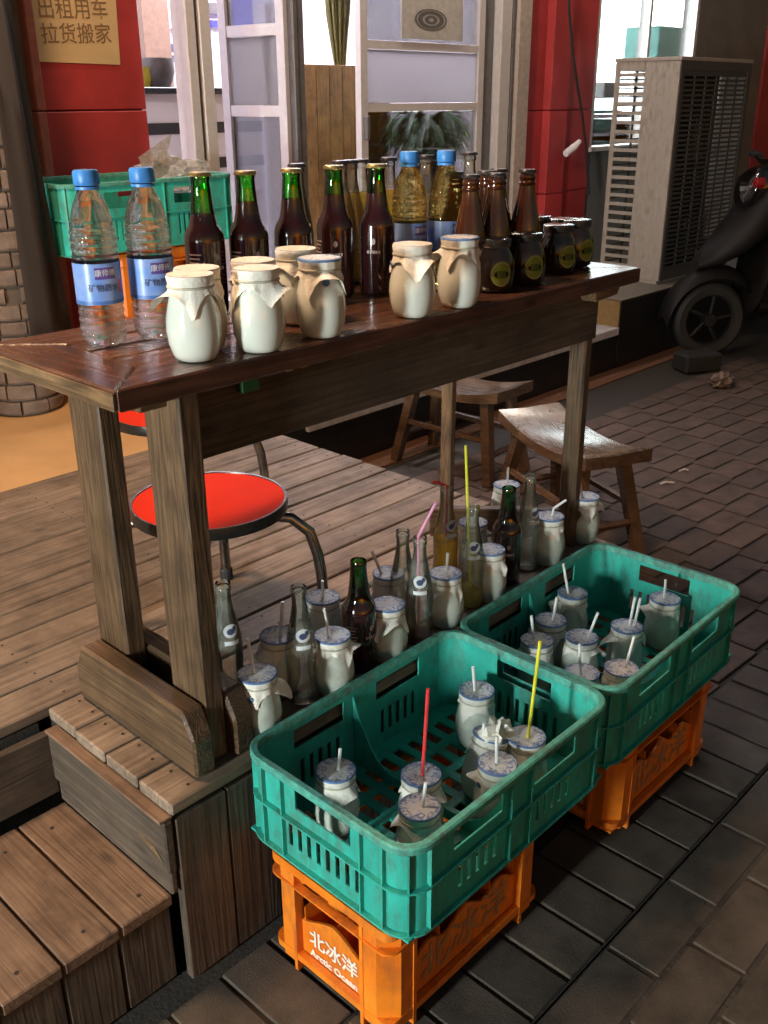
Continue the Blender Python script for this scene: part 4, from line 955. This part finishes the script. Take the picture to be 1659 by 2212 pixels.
def crown(r, z, mat):
    return lat('crown_cap', [(r + .0028, z - .006), (r + .0022, z - .002), (r + .0005, z + .0005), (.001, z + .001)], mat, 42, cap0=False, fr=lambda q, zz, t: q * (1 + (.05 * math.cos(21 * t) if zz < z - .001 else 0)))
# dark plum drink with green neck, .252 m
PP = [(.031, 0), (.0350, .003), (.0365, .010), (.0365, .132), (.0356, .141), (.0325, .150), (.0278, .157), (.0243, .165), (.0218, .178), (.0196, .195), (.0178, .214), (.0163, .235), (.0170, .237), (.0172, .243), (.0158, .247)]
def cut(prof, z, top, s=0):
    o = []
    for (r0, z0), (r1, z1) in zip(prof, prof[1:]):
        rz = r0 + (r1 - r0) * (z - z0) / (z1 - z0) if z0 <= z <= z1 else None
        if top:
            if rz is not None: o.append((rz - s, z))
            if z1 > z: o.append((r1 - s, z1))
        else:
            if z0 <= z: o.append((r0 - s, max(z0, s)))
            if rz is not None: o.append((rz - s, z))
    return o
PL_BODY = [lat('bottle_body', cut(PP, z, False), plum_m, cap1=False) for z in (.178, .196)]
PL_NECK = [lat('bottle_neck', cut(PP, z, True), greenglass_m, cap0=False, cap1=False) for z in (.178, .196)]
PL_CAP = crown(.0172, .2495, gold_m)
PL_DARKNECK = lat('bottle_neck', cut(PP, .160, True), darkgreen_m, cap0=False, cap1=False); PL_LOW = lat('bottle_body', cut(PP, .160, False), plum_m, cap1=False)
PL_LINES = []
for j in range(9): PL_LINES.append(patch('print_line', .03665, CA - .95, CA - .95 + .5 + .25 * ((j * 7) % 3) / 3, .052 + j * .0072, .0545 + j * .0072, faint_m))
PL_MARK = patch('print_mark', .03665, CA + .42, CA + .66, .100, .112, faint_m, oval=True); PL_BAR = [patch('print_block', .03665, CA + .18 + q * .16, CA + .29 + q * .16, .083, .089, faint_m, 4) for q in range(5)]
def plum(label, p, kind, group, rz=0, cap=True):
    t = thing('plum_drink_bottle', label, 'bottle', p, (0, 0, rz), group)
    if cap: b = obj('bottle_body', PL_BODY[kind], None, t); obj('bottle_neck', PL_NECK[kind], None, t); obj('crown_cap', PL_CAP, None, t)
    else: b = obj('bottle_body', PL_LOW, None, t); obj('bottle_neck', PL_DARKNECK, None, t)
    for q in PL_LINES: obj('print_line', q, None, b)
    obj('print_mark', PL_MARK, None, b)
    for q in PL_BAR: obj('print_block', q, None, b)
    return t
GP = 'capped plum drink bottles on the table'
for i, (x, y, lb, kd) in enumerate(((428, 378, 'plum drink bottle with the longest green neck, first beside the water bottles', 0), (527, 375, 'second plum drink bottle from the water bottles', 1), (627, 370, 'third plum drink bottle, middle of the row of five', 1), (720, 363, 'fourth plum drink bottle, left of the orange sodas', 1), (813, 360, 'fifth plum drink bottle, nearest the amber drinks', 1))):
    p = at(x, y, ZT + .2475); plum(lb, (p.x + .012, p.y + .012, ZT + .0015), kd, GP, rad(-14 * (i - 1)))
p = at(778, 1440, 0); plum('open green-necked plum bottle in the middle of the deck row', (p.x, p.y, .0015), 0, 'plum bottles on the deck', .2, False)
p = at(1090, 1255, 0); plum('open green-necked plum bottle near the far end of the deck row', (p.x, p.y, .0015), 0, 'plum bottles on the deck', -.5, False)
# soda bottles, .25 m
SP = [(.024, 0), (.0285, .003), (.0305, .012), (.0300, .040), (.0285, .065), (.0295, .090), (.0300, .115), (.0275, .138), (.0225, .165), (.0175, .190), (.0140, .212), (.0132, .232), (.0150, .234), (.0152, .240), (.0138, .243), (.0148, .245), (.0145, .250)]
S_GLASS = lat('bottle_glass', SP, clear_m, 40, cap1=False); S_DUST = lat('bottle_glass', SP, residue_m, 40, cap1=False); S_CAP = crown(.015, .2505, darkcap_m)
def soda(label, p, liquid, level, cap, group, emblem=.4, dusty=True, rz=0):
    t = thing('soda_bottle', label, 'bottle', p, (0, 0, rz), group)
    g_ = obj('bottle_glass', S_DUST if dusty else S_GLASS, None, t)
    obj('inner_base', lat('inner_base', [(.026, .006), (.001, .013)], residue_m, 24, cap0=False), None, t)
    if liquid: obj('drink', lat('drink', cut(SP, level, False, .0022), liquid), None, t)
    if cap: obj('crown_cap', S_CAP, None, t)
    if emblem is not None:
        a = CA + emblem - rz
        l = obj('emblem', patch('emblem', .0265, a - .55, a + .55, .142, .172, label_bear_m, oval=True), None, g_)
        obj('emblem_animal', patch('emblem_animal', .0270, a - .30, a + .25, .149, .163, dlab_m, oval=True), None, l); obj('emblem_head', patch('emblem_head', .0271, a + .12, a + .40, .157, .168, dlab_m, oval=True), None, l)
        obj('emblem_band', patch('emblem_band', .0300, a - .5, a + .5, .128, .137, label_bear_m), None, g_)
    return t
GS = 'open soda bottles on the deck'
for x, y, liq, lev, lb, em in ((500, 1500, None, 0, 'empty clear soda bottle right behind the front table leg', .5), (655, 1510, None, 0, 'second empty clear soda bottle, between two blue-lidded jars', .3),
        (905, 1385, pinkj_m, .022, 'clear soda bottle holding the pink straw', .0), (1015, 1305, yellow_m, .045, 'soda bottle holding the long yellow straw, a little yellow drink left', .1),
        (1135, 1225, None, 0, 'empty clear soda bottle beside the far plum bottle', .5)):
    p = at(x, y, 0); soda(lb, (p.x, p.y, .0015), liq, lev, False, GS, em, True)
    if 'pink' in lb: straw('pink bent straw standing in a clear soda bottle', Vector((p.x, p.y, .04)), face(p, 942, 1085), 'pink', face(p, 904, 1158))
    if 'yellow' in lb: straw('long yellow straw standing in a soda bottle on the deck', Vector((p.x, p.y, .04)), face(p, 1006, 962), 'yellow')
p = at(965, 1052, .25); soda('orange soda bottle half full with a red straw', (p.x, p.y, .0015), orangejuice_m, .115, False, GS, .5, True)
straw('red bent straw standing in the orange soda bottle', Vector((p.x, p.y, .12)), face(p, 935, 1040), 'red', face(p, 967, 1048))
p = at(870, 1175, .22); soda('clear bottle glinting behind the pink straw bottle', (p.x, p.y, .0015), None, 0, False, GS, None, True)
GT = 'capped soda bottles at the back of the table'
for x, y, liq, lb, em in ((640, 341, None, 'clear soda bottle standing behind the third plum bottle', None), (735, 340, orangejuice_m, 'orange soda just behind the fourth plum bottle', None), (757, 343, orangejuice_m, 'orange soda showing a white emblem, right of the fourth plum bottle', -.6),
        (780, 339, orangejuice_m, 'orange soda between the fourth and fifth plum bottles', None), (840, 340, orangejuice_m, 'orange soda right behind the fifth plum bottle', None), (922, 340, None, 'clear soda bottle hidden between the amber drinks', None), (1015, 342, None, 'clear soda bottle behind the brown bottles', None)):
    p = at(x, y, ZT + .238); p = p * 1.0
    q = Vector((p.x, p.y, 0)); 
    if q.y > 1.53: q *= 1.53 / q.y
    soda(lb, (q.x, q.y, ZT + .0015), liq, .185, True, GT, em, False)
# plastic drink bottles, .27 m
def pet_r(z):
    base = [(.030, 0), (.035, .008), (.0365, .02), (.0355, .06), (.0365, .066), (.0365, .132), (.0355, .14), (.036, .165), (.0335, .19), (.0265, .217), (.0170, .237), (.0135, .243), (.0135, .252)]
    for (r0, z0), (r1, z1) in zip(base, base[1:]):
        if z0 <= z <= z1:
            r = r0 + (r1 - r0) * (z - z0) / (z1 - z0); break
    else: r = base[-1][0]
    if .02 < z < .062 or .138 < z < .185: r += .0011 * math.sin(z * 2 * math.pi / .0125)
    return r
PETP = [(pet_r(i * .002), i * .002) for i in range(127)]
def petf(r, z, t):
    if z < .016: return r * (1 - .16 * (1 - z / .016) * (.5 + .5 * math.cos(5 * t)))
    if .165 < z < .225: return r * (1 + .018 * math.cos(9 * t + z * 90))
    return r
PET = {}
for kk, mt in (('water', water_m), ('tea', tea_m)): PET[kk] = lat('bottle_body', [(.012, .004)] + PETP, mt, 60, fr=petf)
PET_CAP = lat('cap', [(.0185, .247), (.0195, .249), (.0195, .266), (.0175, .2695), (.001, .270)], bluecap_m, 48, cap0=False, fr=lambda r, z, t: r * (1 + (.02 * math.cos(24 * t) if .248 < z < .267 else 0)))
PET_RING = lat('cap_ring', [(.0165, .241), (.0185, .241), (.0185, .2455), (.0165, .2455)], bluecap_m, 30)
PET_LAB = lat('label', [(.0371, .068), (.0372, .132)], blab_m, 48, cap0=False, cap1=False)
LP1 = patch('brand_patch', .0375, CA - .05, CA + .85, .108, .126, bpur_m); LP2 = patch('label_stripe', .0374, CA - 1.4, CA + 1.5, .0685, .074, plain('deep blue print', (.06, .16, .45), .4), 20)
LP3 = patch('label_mark', .0376, CA + 1.0, CA + 1.15, .085, .106, redp_m, 4)
LT1 = wrap(text_mesh('康师傅', .0115), .0378, .117, CA + .40); LT1.materials.append(wlab_m); LT2 = wrap(text_mesh('矿物质水', .0128, None, .0002), .0378, .094, CA + .30); LT2.materials.append(dlab_m)
def pet(label, p, kind, rz, group):
    t = thing('plastic_drink_bottle', label, 'bottle', p, (0, 0, rz), group)
    obj('bottle_body', PET[kind], None, t); obj('cap', PET_CAP, None, t); obj('cap_ring', PET_RING, None, t)
    l = obj('label', PET_LAB, None, t)
    for n_, me in (('brand_patch', LP1), ('label_stripe', LP2), ('label_mark', LP3), ('lettering', LT1), ('lettering', LT2)): obj(n_, me, None, l)
p = at(228, 742, ZT); pet('clear water bottle with blue cap nearest the table end', (p.x, p.y, ZT + .0015), 'water', rad(12), 'water bottles')
p = at(340, 727, ZT); pet('clear water bottle with blue cap, second from the table end', (p.x, p.y, ZT + .0015), 'water', rad(16), 'water bottles')
pet('amber drink bottle with blue cap, left of the pair', (1.56, 1.405, ZT + .0015), 'tea', rad(20), 'amber drink bottles')
pet('amber drink bottle with blue cap, right of the pair', (1.64, 1.375, ZT + .0015), 'tea', rad(24), 'amber drink bottles')
# brown bottles, .228 m
BP = [(.030, 0), (.0335, .003), (.0345, .012), (.0345, .092), (.0335, .104), (.0295, .128), (.0240, .152), (.0190, .175), (.0162, .195), (.0156, .205), (.0172, .207), (.0172, .214), (.0158, .216), (.0158, .222)]
B_BODY = lat('bottle_body', BP, brown_m); B_CAP = crown(.0162, .2265, darkcap_m); B_LAB = patch('label', .0347, CA - 1.2, CA + 1.2, .055, .082, plain('dull green label', (.16, .20, .12), .5), 20); B_NECK = lat('neck_ring', [(.0165, .194), (.0180, .196), (.0180, .200), (.0160, .202)], brown_m, cap0=False, cap1=False)
for i, (x, y, lb) in enumerate(((985, 372, 'brown bottle partly behind the right amber drink'), (1018, 378, 'front left brown bottle with a dull label'), (1052, 370, 'brown bottle in the middle at the back'), (1078, 366, 'brown bottle just behind the front middle one'), (1072, 380, 'front middle brown bottle catching a long highlight'), (1140, 367, 'brown bottle standing apart on the right'))):
    p = at(x, y, ZT + .227); s = 1.0 if p.y > 1.28 else 1.28 / p.y
    q = Vector((p.x, p.y)) * s
    t = thing('brown_bottle', lb, 'bottle', (q.x, q.y, ZT + .0015), (0, 0, i), 'brown bottles on the table')
    obj('bottle_body', B_BODY, None, t); obj('crown_cap', B_CAP, None, t); obj('label', B_LAB, None, t, (0, 0, 0), (0, 0, -i)); obj('neck_ring', B_NECK, None, t)
# dark honey jars, .11 m
HP = [(.034, 0), (.0395, .004), (.0430, .018), (.0440, .038), (.0428, .056), (.0385, .072), (.0325, .084), (.0310, .094)]
H_BODY = lat('jar_body', HP, blackjar_m, 32); H_LID = lat('lid', [(.0335, .089), (.035, .091), (.035, .1035), (.033, .105), (.001, .1045)], lid_m, 40, cap0=False)
H_LAB = patch('label', .0444, CA - .15, CA + .75, .018, .060, glab_m, oval=True); H_IN = patch('label_centre', .0447, CA + .08, CA + .52, .031, .046, plain('dark green print', (.05, .12, .02), .5), 8)
H_RIM = patch('label_edge', .0442, CA - .22, CA + .82, .014, .064, plain('pale green print', (.30, .38, .12), .5), oval=True)
for i, (x, y, lb) in enumerate(((1068, 517, 'dark honey jar nearest the yogurt jars'), (1137, 505, 'dark honey jar with the brightest green label, second in front'), (1207, 487, 'dark honey jar third in the front row'), (1247, 476, 'dark honey jar with white gleam on its lid, fourth in the front row'), (1272, 466, 'dark honey jar closest to the table end'), (1211, 461, 'dark honey jar in the back row by the red wall'))):
    p = at(x, y, ZT + .104)
    t = thing('honey_jar', lb, 'jar', (min(p.x, 2.03), min(p.y, 1.47), ZT + .0015), (0, 0, rad(5 * i)), 'dark honey jars on the table')
    b = obj('jar_body', H_BODY, None, t); obj('lid', H_LID, None, t); obj('label_edge', H_RIM, None, b); l = obj('label', H_LAB, None, b); obj('label_centre', H_IN, None, b)
